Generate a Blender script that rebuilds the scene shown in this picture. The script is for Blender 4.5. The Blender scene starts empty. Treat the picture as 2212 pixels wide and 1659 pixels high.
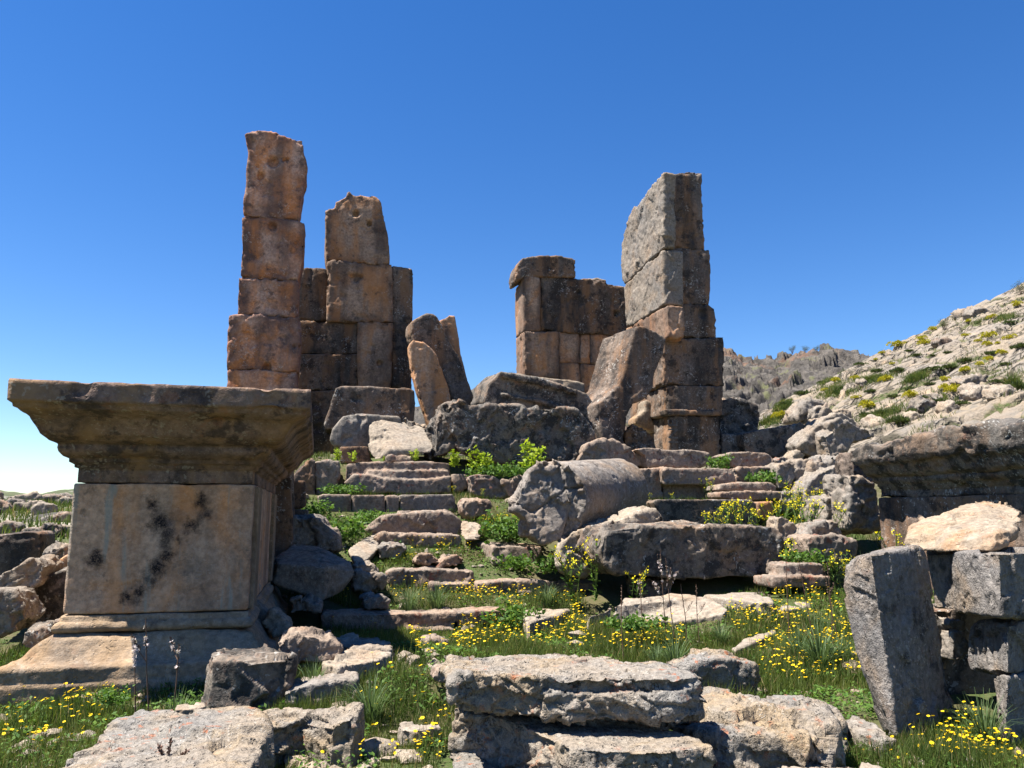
import bpy, bmesh, math, random, time, zlib
import numpy as np
from mathutils import Vector, Matrix
T0 = time.time()
random.seed(7); RNG = np.random.default_rng(7)
SC = bpy.context.scene
COL = SC.collection
R = math.radians

# ------------------------------------------------------------------ frame
# the temple's axis is turned 13.7 degrees from the view; u = across the stairs, v = up the stairs
AX = R(13.7); CA, SA = math.cos(AX), math.sin(AX)
FPX, PITCH, EYE = 1703.0, R(9.3), 1.6          # survey camera (photo measured 2212 x 1659)

def ray(px, py):
    x = (px-1106)/FPX; y = (829.5-py)/FPX
    return Vector((x, math.cos(PITCH)-y*math.sin(PITCH), math.sin(PITCH)+y*math.cos(PITCH)))
def PV(px, py, V):                              # survey point on the vertical plane v = V
    r = ray(px, py); t = V/(-r.x*SA+r.y*CA)
    return r*t+Vector((0, 0, EYE))
def PZ(px, py, z):                              # survey point at the level z
    r = ray(px, py); t = (z-EYE)/min(r.z, -.02)
    return r*t+Vector((0, 0, EYE))
def PU(px, py, U):                              # survey point on the vertical plane u = U
    r = ray(px, py); t = U/(r.x*CA+r.y*SA)
    return r*t+Vector((0, 0, EYE))
def W(u, v, z): return Vector((u*CA-v*SA, u*SA+v*CA, z))
UV_U = Vector((CA, SA, 0)); UV_V = Vector((-SA, CA, 0))
CROPS = {'p': (1, 0, 0), 'c1': (.3333, 0, 774), 'c2': (.3556, 442, 258), 'c3': (.4, 1032, 332), 'c4': (.3556, 627, 811),
         'c5': (.3111, 1106, 885), 'c6': (.3111, 1548, 590), 'c7': (.4333, 0, 1217), 'c8': (.3333, 885, 1217),
         'c9': (.3555, 1585, 1069), 'c10': (.2665, 0, 1032)}
def px_of(c, x, y):
    k, ox, oy = CROPS[c]; return ox+x*k, oy+y*k

# ------------------------------------------------------------------ noise
_perm = RNG.permutation(256); _perm = np.concatenate([_perm, _perm, _perm])
_g = RNG.normal(size=(256, 3)); _g /= np.linalg.norm(_g, axis=1)[:, None]
def perlin(p):
    i = np.floor(p).astype(np.int64); f = p-i; i &= 255
    w = f*f*f*(f*(f*6-15)+10)
    out = np.zeros(len(p))
    for dx in (0, 1):
        wx = w[:, 0] if dx else 1-w[:, 0]
        for dy in (0, 1):
            wy = w[:, 1] if dy else 1-w[:, 1]
            for dz in (0, 1):
                wz = w[:, 2] if dz else 1-w[:, 2]
                h = _perm[_perm[_perm[(i[:, 0]+dx) & 255]+((i[:, 1]+dy) & 255)]+((i[:, 2]+dz) & 255)]
                g = _g[h]
                out += wx*wy*wz*(g[:, 0]*(f[:, 0]-dx)+g[:, 1]*(f[:, 1]-dy)+g[:, 2]*(f[:, 2]-dz))
    return out*1.6
def fbm(p, octv=4, gain=.5):
    s = np.zeros(len(p)); a = 1.
    for k in range(octv):
        s += a*perlin(p*(2.03**k)+k*17.3); a *= gain
    return s
def voronoi(p):                                 # F1, F2, cell id noise in 3-D
    b = np.floor(p).astype(np.int64); n = len(p)
    f1 = np.full(n, 9.); f2 = np.full(n, 9.); cid = np.zeros(n)
    for dx in (-1, 0, 1):
        for dy in (-1, 0, 1):
            for dz in (-1, 0, 1):
                c = b+np.array([dx, dy, dz])
                h = _perm[_perm[_perm[c[:, 0] & 255]+(c[:, 1] & 255)]+(c[:, 2] & 255)]
                pt = c+_g[h]*.42+.5
                d = np.linalg.norm(p-pt, axis=1)
                m = d < f1
                f2 = np.where(m, f1, np.minimum(f2, d)); cid = np.where(m, h/255., cid); f1 = np.where(m, d, f1)
    return f1, f2, cid
def facets(p, tilt):                            # broken, tilted planes: a step and a random slope per cell
    b = np.floor(p).astype(np.int64); n = len(p)
    f1 = np.full(n, 9.); hh = np.zeros(n, np.int64); dd = np.zeros((n, 3))
    for dx in (-1, 0, 1):
        for dy in (-1, 0, 1):
            for dz in (-1, 0, 1):
                c = b+np.array([dx, dy, dz])
                h = _perm[_perm[_perm[c[:, 0] & 255]+(c[:, 1] & 255)]+(c[:, 2] & 255)]
                r = p-(c+_g[h]*.42+.5); d = np.abs(r).sum(1)*.5+np.abs(r).max(1)*.5
                m = d < f1
                f1 = np.where(m, d, f1); hh = np.where(m, h, hh); dd = np.where(m[:, None], r, dd)
    return (hh/255.-.5)+tilt*(dd*_g[(hh+91) & 255]).sum(1)
def sstep(a, b, x):
    t = np.clip((x-a)/(b-a), 0, 1); return t*t*(3-2*t)

# ------------------------------------------------------------------ tagging
def tag(o, label=None, cat=None, group=None, kind=None):
    if label: o['label'] = label
    if cat: o['category'] = cat
    if group: o['group'] = group
    if kind: o['kind'] = kind
    return o
def empty(name, loc, label, cat, group=None):
    o = bpy.data.objects.new(name, None); COL.objects.link(o); o.location = loc; o.empty_display_size = .2
    return tag(o, label, cat, group)
def link(name, me, mat, parent=None, loc=None):
    o = bpy.data.objects.new(name, me); COL.objects.link(o)
    if mat is not None and not me.materials: me.materials.append(mat)
    if parent is not None: o.parent = parent
    if loc is not None: o.location = loc
    return o
def mesh_np(name, V, Fq, smooth=True):
    me = bpy.data.meshes.new(name); V = np.asarray(V, dtype=np.float32); Fq = np.asarray(Fq, dtype=np.int32)
    k = Fq.shape[1]
    me.vertices.add(len(V)); me.vertices.foreach_set('co', V.ravel())
    me.loops.add(Fq.size); me.loops.foreach_set('vertex_index', Fq.ravel())
    me.polygons.add(len(Fq)); me.polygons.foreach_set('loop_start', np.arange(0, Fq.size, k, dtype=np.int32))
    me.polygons.foreach_set('use_smooth', np.full(len(Fq), smooth))
    me.update(calc_edges=True); me.validate()
    return me
def get_v(me):
    a = np.empty(len(me.vertices)*3, dtype=np.float32); me.vertices.foreach_get('co', a); return a.reshape(-1, 3).astype(np.float64)
def get_n(me):
    a = np.empty(len(me.vertices)*3, dtype=np.float32); me.vertex_normals.foreach_get('vector', a); return a.reshape(-1, 3).astype(np.float64)
def set_v(me, v):
    me.vertices.foreach_set('co', np.asarray(v, dtype=np.float32).ravel()); me.update()

# ------------------------------------------------------------------ materials
class NT:
    def __init__(s, name):
        s.m = bpy.data.materials.new(name); s.m.use_nodes = True; s.t = s.m.node_tree; s.t.nodes.clear()
        s.out = s.n('ShaderNodeOutputMaterial')
    def n(s, typ, **kw):
        nd = s.t.nodes.new(typ)
        for k, v in kw.items(): setattr(nd, k, v)
        return nd
    def l(s, a, b): s.t.links.new(a, b)
    def put(s, sock, v):
        if hasattr(v, 'node'): s.l(v, sock)
        else: sock.default_value = v
    def math(s, op, a, b=0., c=None, clamp=False):
        nd = s.n('ShaderNodeMath', operation=op, use_clamp=clamp); s.put(nd.inputs[0], a); s.put(nd.inputs[1], b)
        if c is not None: s.put(nd.inputs[2], c)
        return nd.outputs[0]
    def vmath(s, op, a, b=(0, 0, 0)):
        nd = s.n('ShaderNodeVectorMath', operation=op); s.put(nd.inputs[0], a); s.put(nd.inputs[1], b)
        return nd.outputs['Value'] if op in ('LENGTH', 'DISTANCE', 'DOT_PRODUCT') else nd.outputs[0]
    def noise(s, vec, scale, detail=4, rough=.55, dist=0., col=False):
        nd = s.n('ShaderNodeTexNoise'); s.l(vec, nd.inputs['Vector'])
        nd.inputs['Scale'].default_value = scale; nd.inputs['Detail'].default_value = detail
        nd.inputs['Roughness'].default_value = rough; nd.inputs['Distortion'].default_value = dist
        return nd.outputs['Color' if col else 'Fac']
    def vor(s, vec, scale, feature='F1', out='Distance'):
        nd = s.n('ShaderNodeTexVoronoi', feature=feature); s.l(vec, nd.inputs['Vector']); nd.inputs['Scale'].default_value = scale
        return nd.outputs[out]
    def ss(s, x, a, b, lo=0., hi=1.):
        nd = s.n('ShaderNodeMapRange', interpolation_type='SMOOTHSTEP'); s.put(nd.inputs[0], x)
        for k, v in zip((1, 2, 3, 4), (a, b, lo, hi)): s.put(nd.inputs[k], v)
        return nd.outputs[0]
    def mix(s, f, a, b, mode='MIX'):
        nd = s.n('ShaderNodeMix', data_type='RGBA', blend_type=mode)
        s.put(nd.inputs[0], f)
        for sock, v in ((nd.inputs[6], a), (nd.inputs[7], b)):
            if hasattr(v, 'node'): s.l(v, sock)
            else: sock.default_value = (*v, 1)
        return nd.outputs[2]
    def surf(s, color, rough=.9, bump=None, bstr=.5, bdist=.02, spec=.2):
        b = s.n('ShaderNodeBsdfPrincipled'); s.put(b.inputs['Base Color'], color if hasattr(color, 'node') else (*color, 1))
        s.put(b.inputs['Roughness'], rough); b.inputs['Specular IOR Level'].default_value = spec
        if bump is not None:
            bn = s.n('ShaderNodeBump'); bn.inputs['Strength'].default_value = bstr; bn.inputs['Distance'].default_value = bdist
            s.l(bump, bn.inputs['Height']); s.l(bn.outputs[0], b.inputs['Normal'])
        s.l(b.outputs[0], s.out.inputs[0]); return b
    def coords(s, rnd=True):
        tc = s.n('ShaderNodeTexCoord').outputs['Object']
        if not rnd: return tc, tc
        oi = s.n('ShaderNodeObjectInfo').outputs['Random']
        off = s.n('ShaderNodeCombineXYZ'); s.l(s.math('MULTIPLY', oi, 71.), off.inputs[0]); s.l(s.math('MULTIPLY', oi, 133.), off.inputs[1]); s.l(s.math('MULTIPLY', oi, 37.), off.inputs[2])
        return s.vmath('ADD', tc, off.outputs[0]), tc

def stone_mat(name, a, b, c=None, camt=.5, dark=.5, darkc=(.035, .03, .027), streak=0., pale=.3, palec=(.5, .49, .46), red=0., redc=(.33, .12, .06),
              sc=1., bstr=.6, bdist=.03, soot=None, teal=0., pits=.5, edge=0., edgec=(.10, .065, .055), gain=.80):
    m = NT(name); v, obj = m.coords()
    n1 = m.noise(v, .9*sc, 5, .6); n2 = m.noise(v, 3.2*sc, 6, .65); n3 = m.noise(v, 16*sc, 5, .65); n4 = m.noise(v, 55*sc, 3, .6)
    col = m.mix(m.ss(n1, .36, .64), a, b)
    if c is not None: col = m.mix(m.math('MULTIPLY', m.ss(m.noise(m.vmath('ADD', v, (9, 4, 2)), 1.3*sc, 5, .6, .6), .46, .68), camt), col, c)
    # fine grain
    col = m.mix(m.ss(n3, .3, .72, .0, 1.), m.mix(.45, col, (0, 0, 0)), col)
    col = m.mix(m.ss(n4, .55, .75, 0., .35), col, (.55, .5, .44))
    if streak:
        sv = m.vmath('MULTIPLY', v, (1.25, 1.25, .22)); s1 = m.math('ADD', m.math('MULTIPLY', m.noise(sv, 1.2, 3, .5, .3), .75), m.math('MULTIPLY', m.noise(v, 5, 8, .7), .25))
        col = m.mix(m.math('MULTIPLY', m.ss(s1, .44, .62), streak), col, darkc)
        s2 = m.noise(m.vmath('ADD', sv, (5, 5, 5)), 1.7, 5, .6, .2)
        if c is not None: col = m.mix(m.math('MULTIPLY', m.ss(s2, .46, .66), streak*.85), col, c)
    if edge:
        ea = m.n('ShaderNodeAttribute', attribute_name='edge').outputs['Fac']
        en = m.math('ADD', ea, m.math('MULTIPLY', m.math('SUBTRACT', m.noise(v, 1.6, 7, .68), .5), 1.1))
        col = m.mix(m.ss(en, .52, 1.02, 0, edge), col, edgec)
    if dark:
        d1 = m.math('ADD', m.math('MULTIPLY', n2, .6), m.math('MULTIPLY', m.noise(v, 9*sc, 8, .75), .4))
        lo = .60-.16*dark
        col = m.mix(m.ss(d1, lo, lo+.09, 0, min(1, .5+.45*dark)), col, darkc)
    if pale:
        vd = m.vor(m.vmath('ADD', v, m.noise(v, 9*sc, 3, .5, 0, True)), 4.2*sc)
        msk = m.math('MULTIPLY', m.ss(vd, .30, .22), m.ss(m.noise(m.vmath('ADD', v, (3, 7, 1)), 1.7*sc, 3), .5, .58))
        col = m.mix(m.math('MULTIPLY', msk, pale), col, palec)
        p2 = m.noise(m.vmath('ADD', v, (1, 2, 9)), 22*sc, 6, .7)
        col = m.mix(m.ss(p2, .60, .68, 0, pale*.7), col, palec)
    if red:
        rr = m.math('MULTIPLY', m.ss(m.noise(m.vmath('ADD', v, (8, 1, 4)), 7*sc, 5, .6), .58, .66), m.ss(n1, .42, .56))
        col = m.mix(m.math('MULTIPLY', rr, red), col, redc)
    if teal:
        sv = m.vmath('MULTIPLY', v, (5, 5, .5)); t1 = m.noise(sv, 1.6, 4, .55)
        col = m.mix(m.math('MULTIPLY', m.ss(t1, .56, .66), teal), col, (.23, .27, .25))
    if soot:
        wob = m.vmath('SUBTRACT', m.noise(obj, 9, 8, .72, 0, True), (.5, .5, .5)); wob = m.vmath('MULTIPLY', wob, (.24, .24, .24))
        p = m.vmath('ADD', obj, wob); acc = 0.
        for (x, y, z, r, s) in soot:
            d = m.vmath('DISTANCE', p, (x, y, z)); k = m.ss(d, r*2.1, r*.3, 0, s)
            acc = m.math('MAXIMUM', acc, k)
        spk = m.ss(m.noise(obj, 70, 4, .7), .3, .55, .55, 1.)
        col = m.mix(m.math('MULTIPLY', acc, spk), col, (.012, .010, .012))
    col = m.mix(1., col, (gain, gain, gain), 'MULTIPLY')
    # bump: grain + solution pits
    vp = m.vor(m.vmath('ADD', v, m.vmath('MULTIPLY', m.noise(v, 12*sc, 3, .5, 0, True), (.2, .2, .2))), 13*sc)
    pit = m.math('MULTIPLY', m.math('MULTIPLY', m.ss(vp, .34, .12), m.ss(n2, .48, .62)), -1.6*pits)
    h = m.math('ADD', m.math('ADD', m.math('MULTIPLY', n3, 1.), m.math('MULTIPLY', n4, .35)), pit)
    m.surf(col, .92, h, bstr, bdist)
    return m.m

MAT = {}
MAT['warm'] = stone_mat('warm_limestone', (.54, .365, .25), (.42, .275, .185), (.52, .23, .085), .75, .40, (.06, .046, .04), .7, .25, (.52, .44, .37), .15, edge=.65, edgec=(.085, .062, .052), gain=1.)
MAT['pier'] = stone_mat('orange_stained_limestone', (.66, .40, .29), (.52, .24, .14), (.62, .21, .055), .95, .48, (.085, .055, .048), .65, .3, (.60, .50, .43), .3, edge=.85, edgec=(.11, .065, .055), gain=1.05)
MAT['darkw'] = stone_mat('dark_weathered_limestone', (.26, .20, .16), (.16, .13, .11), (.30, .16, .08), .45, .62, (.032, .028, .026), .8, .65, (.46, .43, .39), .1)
MAT['grey'] = stone_mat('grey_limestone', (.31, .26, .21), (.26, .235, .21), (.34, .23, .14), .55, .45, (.06, .055, .05), 0, .4, (.42, .40, .36), .15)
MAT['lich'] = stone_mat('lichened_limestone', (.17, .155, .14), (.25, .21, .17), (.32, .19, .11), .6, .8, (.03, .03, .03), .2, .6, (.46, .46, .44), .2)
MAT['pale'] = stone_mat('pale_limestone', (.37, .305, .235), (.33, .285, .235), (.38, .26, .16), .5, .25, (.10, .09, .08), 0, .4, (.48, .45, .40), .12)
MAT['step'] = stone_mat('step_limestone', (.36, .275, .21), (.30, .245, .20), (.37, .215, .13), .6, .5, (.06, .05, .045), .15, .4, (.45, .41, .36), .8, (.20, .075, .05))
MAT['fore'] = stone_mat('foreground_limestone', (.36, .30, .235), (.285, .27, .25), (.40, .29, .17), .75, .36, (.07, .065, .06), 0, .5, (.48, .46, .42), .6, (.40, .11, .03), 1.6, .95, .03, pits=1.2)
MAT['bluegrey'] = stone_mat('blue_grey_limestone', (.28, .255, .235), (.225, .215, .21), (.36, .255, .16), .65, .5, (.035, .035, .035), 0, .5, (.44, .42, .39), .1, sc=1.3, bstr=1., bdist=.035)
MAT['ochre'] = stone_mat('ochre_topped_limestone', (.38, .29, .205), (.34, .28, .215), (.42, .24, .12), .7, .3, (.09, .075, .06), 0, .3, (.48, .43, .36), .3, (.36, .14, .06))
MAT['drum'] = stone_mat('column_limestone', (.31, .27, .235), (.27, .24, .215), (.36, .24, .145), .7, .42, (.05, .047, .045), .3, .6, (.47, .45, .42), .0)
MAT['podt'] = stone_mat('cornice_limestone', (.36, .235, .175), (.26, .185, .155), (.31, .19, .10), .55, .62, (.045, .036, .037), .85, .35, (.46, .42, .35), .35, (.30, .13, .07))

def leaf_mat(name, a, b, trans=.35, attr=True, rough=.6, straw=None):
    m = NT(name)
    if attr:
        at = m.n('ShaderNodeAttribute', attribute_name='rnd'); f = at.outputs['Fac']
    else: f = m.n('ShaderNodeObjectInfo').outputs['Random']
    col = m.mix(f, a, b)
    if straw is not None: col = m.mix(m.ss(f, .93, .97), col, straw)
    d = m.n('ShaderNodeBsdfPrincipled'); m.l(col, d.inputs['Base Color']); d.inputs['Roughness'].default_value = rough; d.inputs['Specular IOR Level'].default_value = .25
    t = m.n('ShaderNodeBsdfTranslucent'); m.l(m.mix(.5, col, m.mix(1., col, (1.25, 1.3, .5), 'MULTIPLY')), t.inputs[0])
    mx = m.n('ShaderNodeMixShader'); mx.inputs[0].default_value = trans; m.l(d.outputs[0], mx.inputs[1]); m.l(t.outputs[0], mx.inputs[2])
    m.l(mx.outputs[0], m.out.inputs[0]); return m.m
MAT['grass'] = leaf_mat('grass_blades', (.031, .064, .012), (.118, .145, .030), .42, straw=(.27, .21, .10))
MAT['weed'] = leaf_mat('weed_leaves', (.04, .10, .018), (.11, .19, .03), .4)
MAT['strap'] = leaf_mat('strap_leaves', (.05, .09, .032), (.11, .16, .065), .35)
MAT['lime'] = leaf_mat('lime_leaves', (.17, .27, .015), (.34, .40, .03), .4)
MAT['bush'] = leaf_mat('bush_leaves', (.20, .20, .012), (.42, .36, .015), .3)
MAT['darkbush'] = leaf_mat('dark_bush_leaves', (.030, .048, .014), (.075, .10, .03), .25)
MAT['petal'] = leaf_mat('yellow_petals', (.72, .46, .005), (.85, .62, .01), .25)
MAT['mustard'] = leaf_mat('mustard_blossom', (.62, .52, .01), (.78, .66, .02), .3)
MAT['white'] = leaf_mat('white_petals', (.62, .50, .50), (.75, .68, .68), .3)
MAT['stalk'] = leaf_mat('brown_stalk', (.085, .05, .038), (.12, .075, .05), .0)
MAT['gstalk'] = leaf_mat('green_stalk', (.06, .10, .02), (.10, .14, .03), .1)

# ------------------------------------------------------------------ ground shape (u, v) -> z
_PS = np.array([(-60, -.3), (0, -.06), (3, -.03), (8, .0), (10, .0), (11.1, -.06), (11.35, -.03), (11.9, .17), (12.5, .32), (12.7, .38), (13.2, .64), (13.5, .74), (14.0, .98), (14.5, 1.16), (15.0, 1.38),
                (15.7, 1.5), (15.95, 1.8), (16.5, 1.88), (17.0, 1.99), (17.4, 2.2), (17.9, 2.62), (18.4, 2.85), (20, 3.05), (26, 3.3), (45, 4.2), (500, 6)])
_PL = np.array([(-60, -.3), (4, -.10), (7, -.09), (8.2, .0), (10, .12), (14, .42), (20, 1.0), (40, 1.95), (60, 2.4), (90, 2.2), (500, 1.0)])
def ground_z(x, y):
    x = np.asarray(x, dtype=np.float64); y = np.asarray(y, dtype=np.float64)
    u = x*CA+y*SA; v = -x*SA+y*CA
    zs = np.interp(v, _PS[:, 0], _PS[:, 1]); zl = np.interp(v, _PL[:, 0], _PL[:, 1])
    w = sstep(-3.0, -1.2, u)
    z = zl*(1-w)+zs*w
    z = z+.36*np.exp(-((u-.7)**2+(v-7.3)**2)/1.7)+.10*np.exp(-((u-.6)**2+(v-5.4)**2)/1.6)
    z = z+.42*sstep(3.8, 6.6, u)*sstep(8.6, 10.7, v)*sstep(13.3, 12., v)
    p = np.stack([x*.6, y*.6, x*0+3.1], -1); q = np.stack([x*2.7, y*2.7, x*0+8.1], -1)
    return z+perlin(p.reshape(-1, 3)).reshape(z.shape)*.05+perlin(q.reshape(-1, 3)).reshape(z.shape)*.018

# ------------------------------------------------------------------ stones: collect -> one remesh pass -> weather
PEND = []
def raw_mesh(pieces):
    bm = bmesh.new()
    for c, kind, pts, *arg in pieces:
        kw = arg[-1] if arg and isinstance(arg[-1], dict) else {}
        if kind == 'F':                          # front outline on v = V, carried back by the stone's depth
            V, t = arg[0], arg[1]; n = len(pts)
            f = [PV(*px_of(c, p[0], p[1]), V) for p in pts]
            if 'floor' in kw:
                zmin = min(p.z for p in f)
            cen = sum(f, Vector())/n; g = kw.get('grow', 0.)
            if g: f = [p+(p-cen).normalized()*g for p in f]
            sh = kw.get('sh', (0, 0)); bs = kw.get('bs', .97); fs = kw.get('fs', 1.)
            off = UV_V*t+UV_U*sh[0]+Vector((0, 0, sh[1]))
            b = [cen+(p-cen)*bs+off for p in f]
            tilt = kw.get('tilt', 0.)
            if tilt: f = [p+UV_V*(p.z-cen.z)*tilt for p in f]
            ring = [f]
            if kw.get('bulge'):                  # a third ring so a boulder swells behind its outline
                ring.append([cen+(p-cen)*1.03+off*.35 for p in f])
            ring.append(b)
        elif kind == 'T':                        # top outline at level z, carried down
            z0, zb = arg[0], arg[1]; n = len(pts)
            f = [PZ(*px_of(c, p[0], p[1]), p[2] if len(p) > 2 else z0) for p in pts]
            cen = sum(f, Vector())/n; fl = kw.get('flare', 1.04)
            b = [Vector((cen.x+(p.x-cen.x)*fl, cen.y+(p.y-cen.y)*fl, zb)) for p in f]
            ring = [f, b]
        elif kind == 'S':                        # side outline on u = U, carried across by the width
            U, t = arg[0], arg[1]; n = len(pts)
            f = [PU(*px_of(c, p[0], p[1]), U) for p in pts]
            ring = [f, [p+UV_U*t for p in f]]
        elif kind == 'H':                        # hull of surveyed corners
            vs = [bm.verts.new(PV(*px_of(c, p[0], p[1]), p[2])) for p in pts]
            r = bmesh.ops.convex_hull(bm, input=vs)
            bmesh.ops.delete(bm, geom=list({e for e in r['geom_interior']+r['geom_unused'] if isinstance(e, bmesh.types.BMVert)}), context='VERTS')
            continue
        elif kind == 'C':                        # drum: world axis from a to b
            a, b_, r0, r1 = pts; ax = (b_-a).normalized(); s = ax.cross(Vector((0, 0, 1))).normalized(); q = s.cross(ax); n = 40
            ring = []
            for k in range(9):
                cpt = a.lerp(b_, k/8.); rr = r0+(r1-r0)*k/8.
                ring.append([cpt+s*math.cos(i*2*math.pi/n)*rr+q*math.sin(i*2*math.pi/n)*rr for i in range(n)])
        vr = [[bm.verts.new(p) for p in rg] for rg in ring]
        for j in range(len(vr)-1):
            for i in range(n):
                bm.faces.new((vr[j][i], vr[j][(i+1) % n], vr[j+1][(i+1) % n], vr[j+1][i]))
        bm.faces.new(list(reversed(vr[0]))); bm.faces.new(vr[-1])
    bmesh.ops.recalc_face_normals(bm, faces=bm.faces)
    me = bpy.data.meshes.new('stone'); bm.to_mesh(me); bm.free()
    return me
def stone(name, label, cat, mat, pieces, style='rock', parent=None, group=None, amp=1., smooth=2, plabel=None, holes=()):
    PEND.append(dict(name=name, label=label, cat=cat, mat=mat, pieces=pieces, style=style, parent=parent, group=group, amp=amp, smooth=smooth, plabel=plabel, holes=holes))

def weather(v, n, style, size, amp, seed, ed=None):
    p = v+seed
    L = min(size, 1.6)
    up = n[:, 2]
    if style == 'ashlar':
        d = fbm(p*.9, 2)*.012*L+fbm(p*6., 3)*.005
        chip = np.maximum(0, fbm(p*2.3+9, 3)-.42); d -= np.minimum(chip, .25)*.10*L
        if ed is not None: d -= np.clip(facets(p*4.2, .9)-.02, 0, .6)*.12*L*sstep(.88, 1., ed)
        d += facets(p*2.2, .6)*.012*L
        d -= sstep(.035, 0, np.abs(fbm(p*.8+31, 2)))*sstep(0., .3, perlin(p*.7+5))*.03
    elif style == 'hewn':                        # rough split face
        d = facets(p*np.array([2.2, 2.2, 1.3])+perlin(p*2)[:, None]*.2, .7)*.06+facets(p*6., .8)*.022+fbm(p*1.2, 2)*.03
    elif style == 'layer':                       # bedded, crumbling: ledges, blocks broken out, pits
        side = 1-.8*sstep(.5, .9, up); w = fbm(p*2.2, 3)
        q = p*np.array([3., 3., 9.]); q[:, 2] += w*.5
        soft = sstep(-.2, .2, fbm(p*1.5+7, 2))
        d = facets(q*.8, .55)*.07*L*side+fbm(p*3, 2)*.012+facets(p*np.array([6., 6., 11.])+w[:, None]*.25, .9)*.05*(.15+.85*side)
        d += facets(p*np.array([13., 13., 18.])+w[:, None]*.6, .9)*.030*(.25+.75*side*soft)
        d -= np.minimum(np.maximum(0, fbm(p*8+3, 2)-.25), .35)*.16*(.3+.7*side)
        d -= sstep(.05, 0, np.abs(perlin(q*.45+3)))*.03*side
        d += fbm(p*26, 2)*.006
    elif style == 'drum':
        d = fbm(p*3, 3)*.006+facets(p*6., .8)*.005-np.minimum(np.maximum(0, fbm(p*2.4, 3)-.40), .3)*.09
        end = sstep(.35, .75, -n[:, 0]*.62-n[:, 1]*.78)*sstep(.9, .6, np.abs(up))
        d += end*(facets(p*1.8, .8)*.14+facets(p*5., .9)*.04+fbm(p*7, 3)*.012-sstep(.035, 0, np.abs(perlin(p*1.15+2.)))*.09)
    elif style == 'worn':                        # soft, rounded, a few scoops
        d = fbm(p*1.4/L, 3)*.03*L+facets(p*2.4/L+fbm(p*3, 2)[:, None]*.2, .8)*.06*L+facets(p*8., .9)*.022+fbm(p*9., 3)*.010-np.minimum(np.maximum(0, perlin(p*7)-.28), .3)*.05
    else:                                        # rock: broken facets + roughness
        w = fbm(p*3., 2)[:, None]
        d = facets(p*1.7/L+w*.15, .8)*.12*L+facets(p*4.6/L+w*.3, .9)*.05*L
        d += facets(p*14.+w*.5, .7)*.011*L**.5+fbm(p*9., 3, .6)*.012
        d -= np.minimum(np.maximum(0, fbm(p*9., 2)-.25), .35)*.07
        d -= sstep(.03, 0, np.abs(fbm(p*1.3/L+31, 2)))*.05*L*sstep(-.1, .3, perlin(p*.9+5))
    return d*amp

def flush_stones():
    obs = []
    for k, s in enumerate(PEND):
        me = raw_mesh(s['pieces']); c = get_v(me)
        lo, hi = c.min(0), c.max(0); size = float(np.sort(hi-lo)[1]); diag = float(np.linalg.norm(hi-lo))
        D = max(2.5, float(np.mean(c[:, 1])))
        vs = min(max(D*.0018, diag/220, .0075), diag/22)
        base = Vector(((lo[0]+hi[0])/2, (lo[1]+hi[1])/2, lo[2]))
        set_v(me, c-np.array(base))
        o = bpy.data.objects.new('tmp', me); COL.objects.link(o)
        md = o.modifiers.new('r', 'REMESH'); md.mode = 'VOXEL'; md.voxel_size = vs
        ms = o.modifiers.new('s', 'SMOOTH'); ms.factor = .5; ms.iterations = s['smooth']
        obs.append((o, base, size, me))
    dg = bpy.context.evaluated_depsgraph_get(); dg.update()
    for k, (s, (o, base, size, raw)) in enumerate(zip(PEND, obs)):
        me = bpy.data.meshes.new_from_object(o.evaluated_get(dg)); me.name = s['name']
        v, n = get_v(me), get_n(me)
        hk = zlib.crc32(((s['label'] or '')+str(k if s['parent'] is not None or s['group'] == 'rubble on the left slope' else '')).encode()) % 9973
        seed = np.array([(hk*3.71) % 97, (hk*7.13) % 89, (hk*1.37) % 83])
        uu = v[:, 0]*CA+v[:, 1]*SA; zz = v[:, 2]; hu = max(1e-3, (uu.max()-uu.min())/2); hz = max(1e-3, (zz.max()-zz.min())/2)
        vv = -v[:, 0]*SA+v[:, 1]*CA; hv = max(1e-3, (vv.max()-vv.min())/2)
        eu = np.abs(uu-(uu.max()+uu.min())/2)/hu; ez = np.abs(zz-(zz.max()+zz.min())/2)/hz; ev = 1-(1-np.abs(vv-(vv.max()+vv.min())/2)/hv)*min(1., hv/hu)
        ed = np.minimum(1, np.maximum(eu, .9*ez)); arris = np.sort(np.stack([eu, ez, ev]), 0)[1] if s['parent'] is not None else None
        v += n*weather(v, n, s['style'], size, s['amp'], seed, arris)[:, None]
        for hp, hr, hd in s['holes']:
            q_ = v+np.array(base)-np.array(hp); dq = np.hypot(q_[:, 0]*CA+q_[:, 1]*SA, q_[:, 2]); near_ = (-q_[:, 0]*SA+q_[:, 1]*CA) < .35
            v += np.array(UV_V)*(sstep(hr, hr*.55, dq)*hd*near_)[:, None]
        if s['parent'] is not None: at = me.attributes.new('edge', 'FLOAT', 'POINT'); at.data.foreach_set('value', ed.astype(np.float32))
        set_v(me, v); me.polygons.foreach_set('use_smooth', np.ones(len(me.polygons), dtype=bool))
        me.materials.clear()
        p = s['parent']
        ob = link(s['name'], me, MAT[s['mat']] if isinstance(s['mat'], str) else s['mat'], p, base-(p.location if p else Vector()))
        if p is None: tag(ob, s['label'], s['cat'], s['group'])
        elif s['plabel']: tag(ob, s['plabel'])
    for o, *_r in obs:
        m = o.data; bpy.data.objects.remove(o); bpy.data.meshes.remove(m)
    PEND.clear()

G1 = {'grow': .025}
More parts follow.
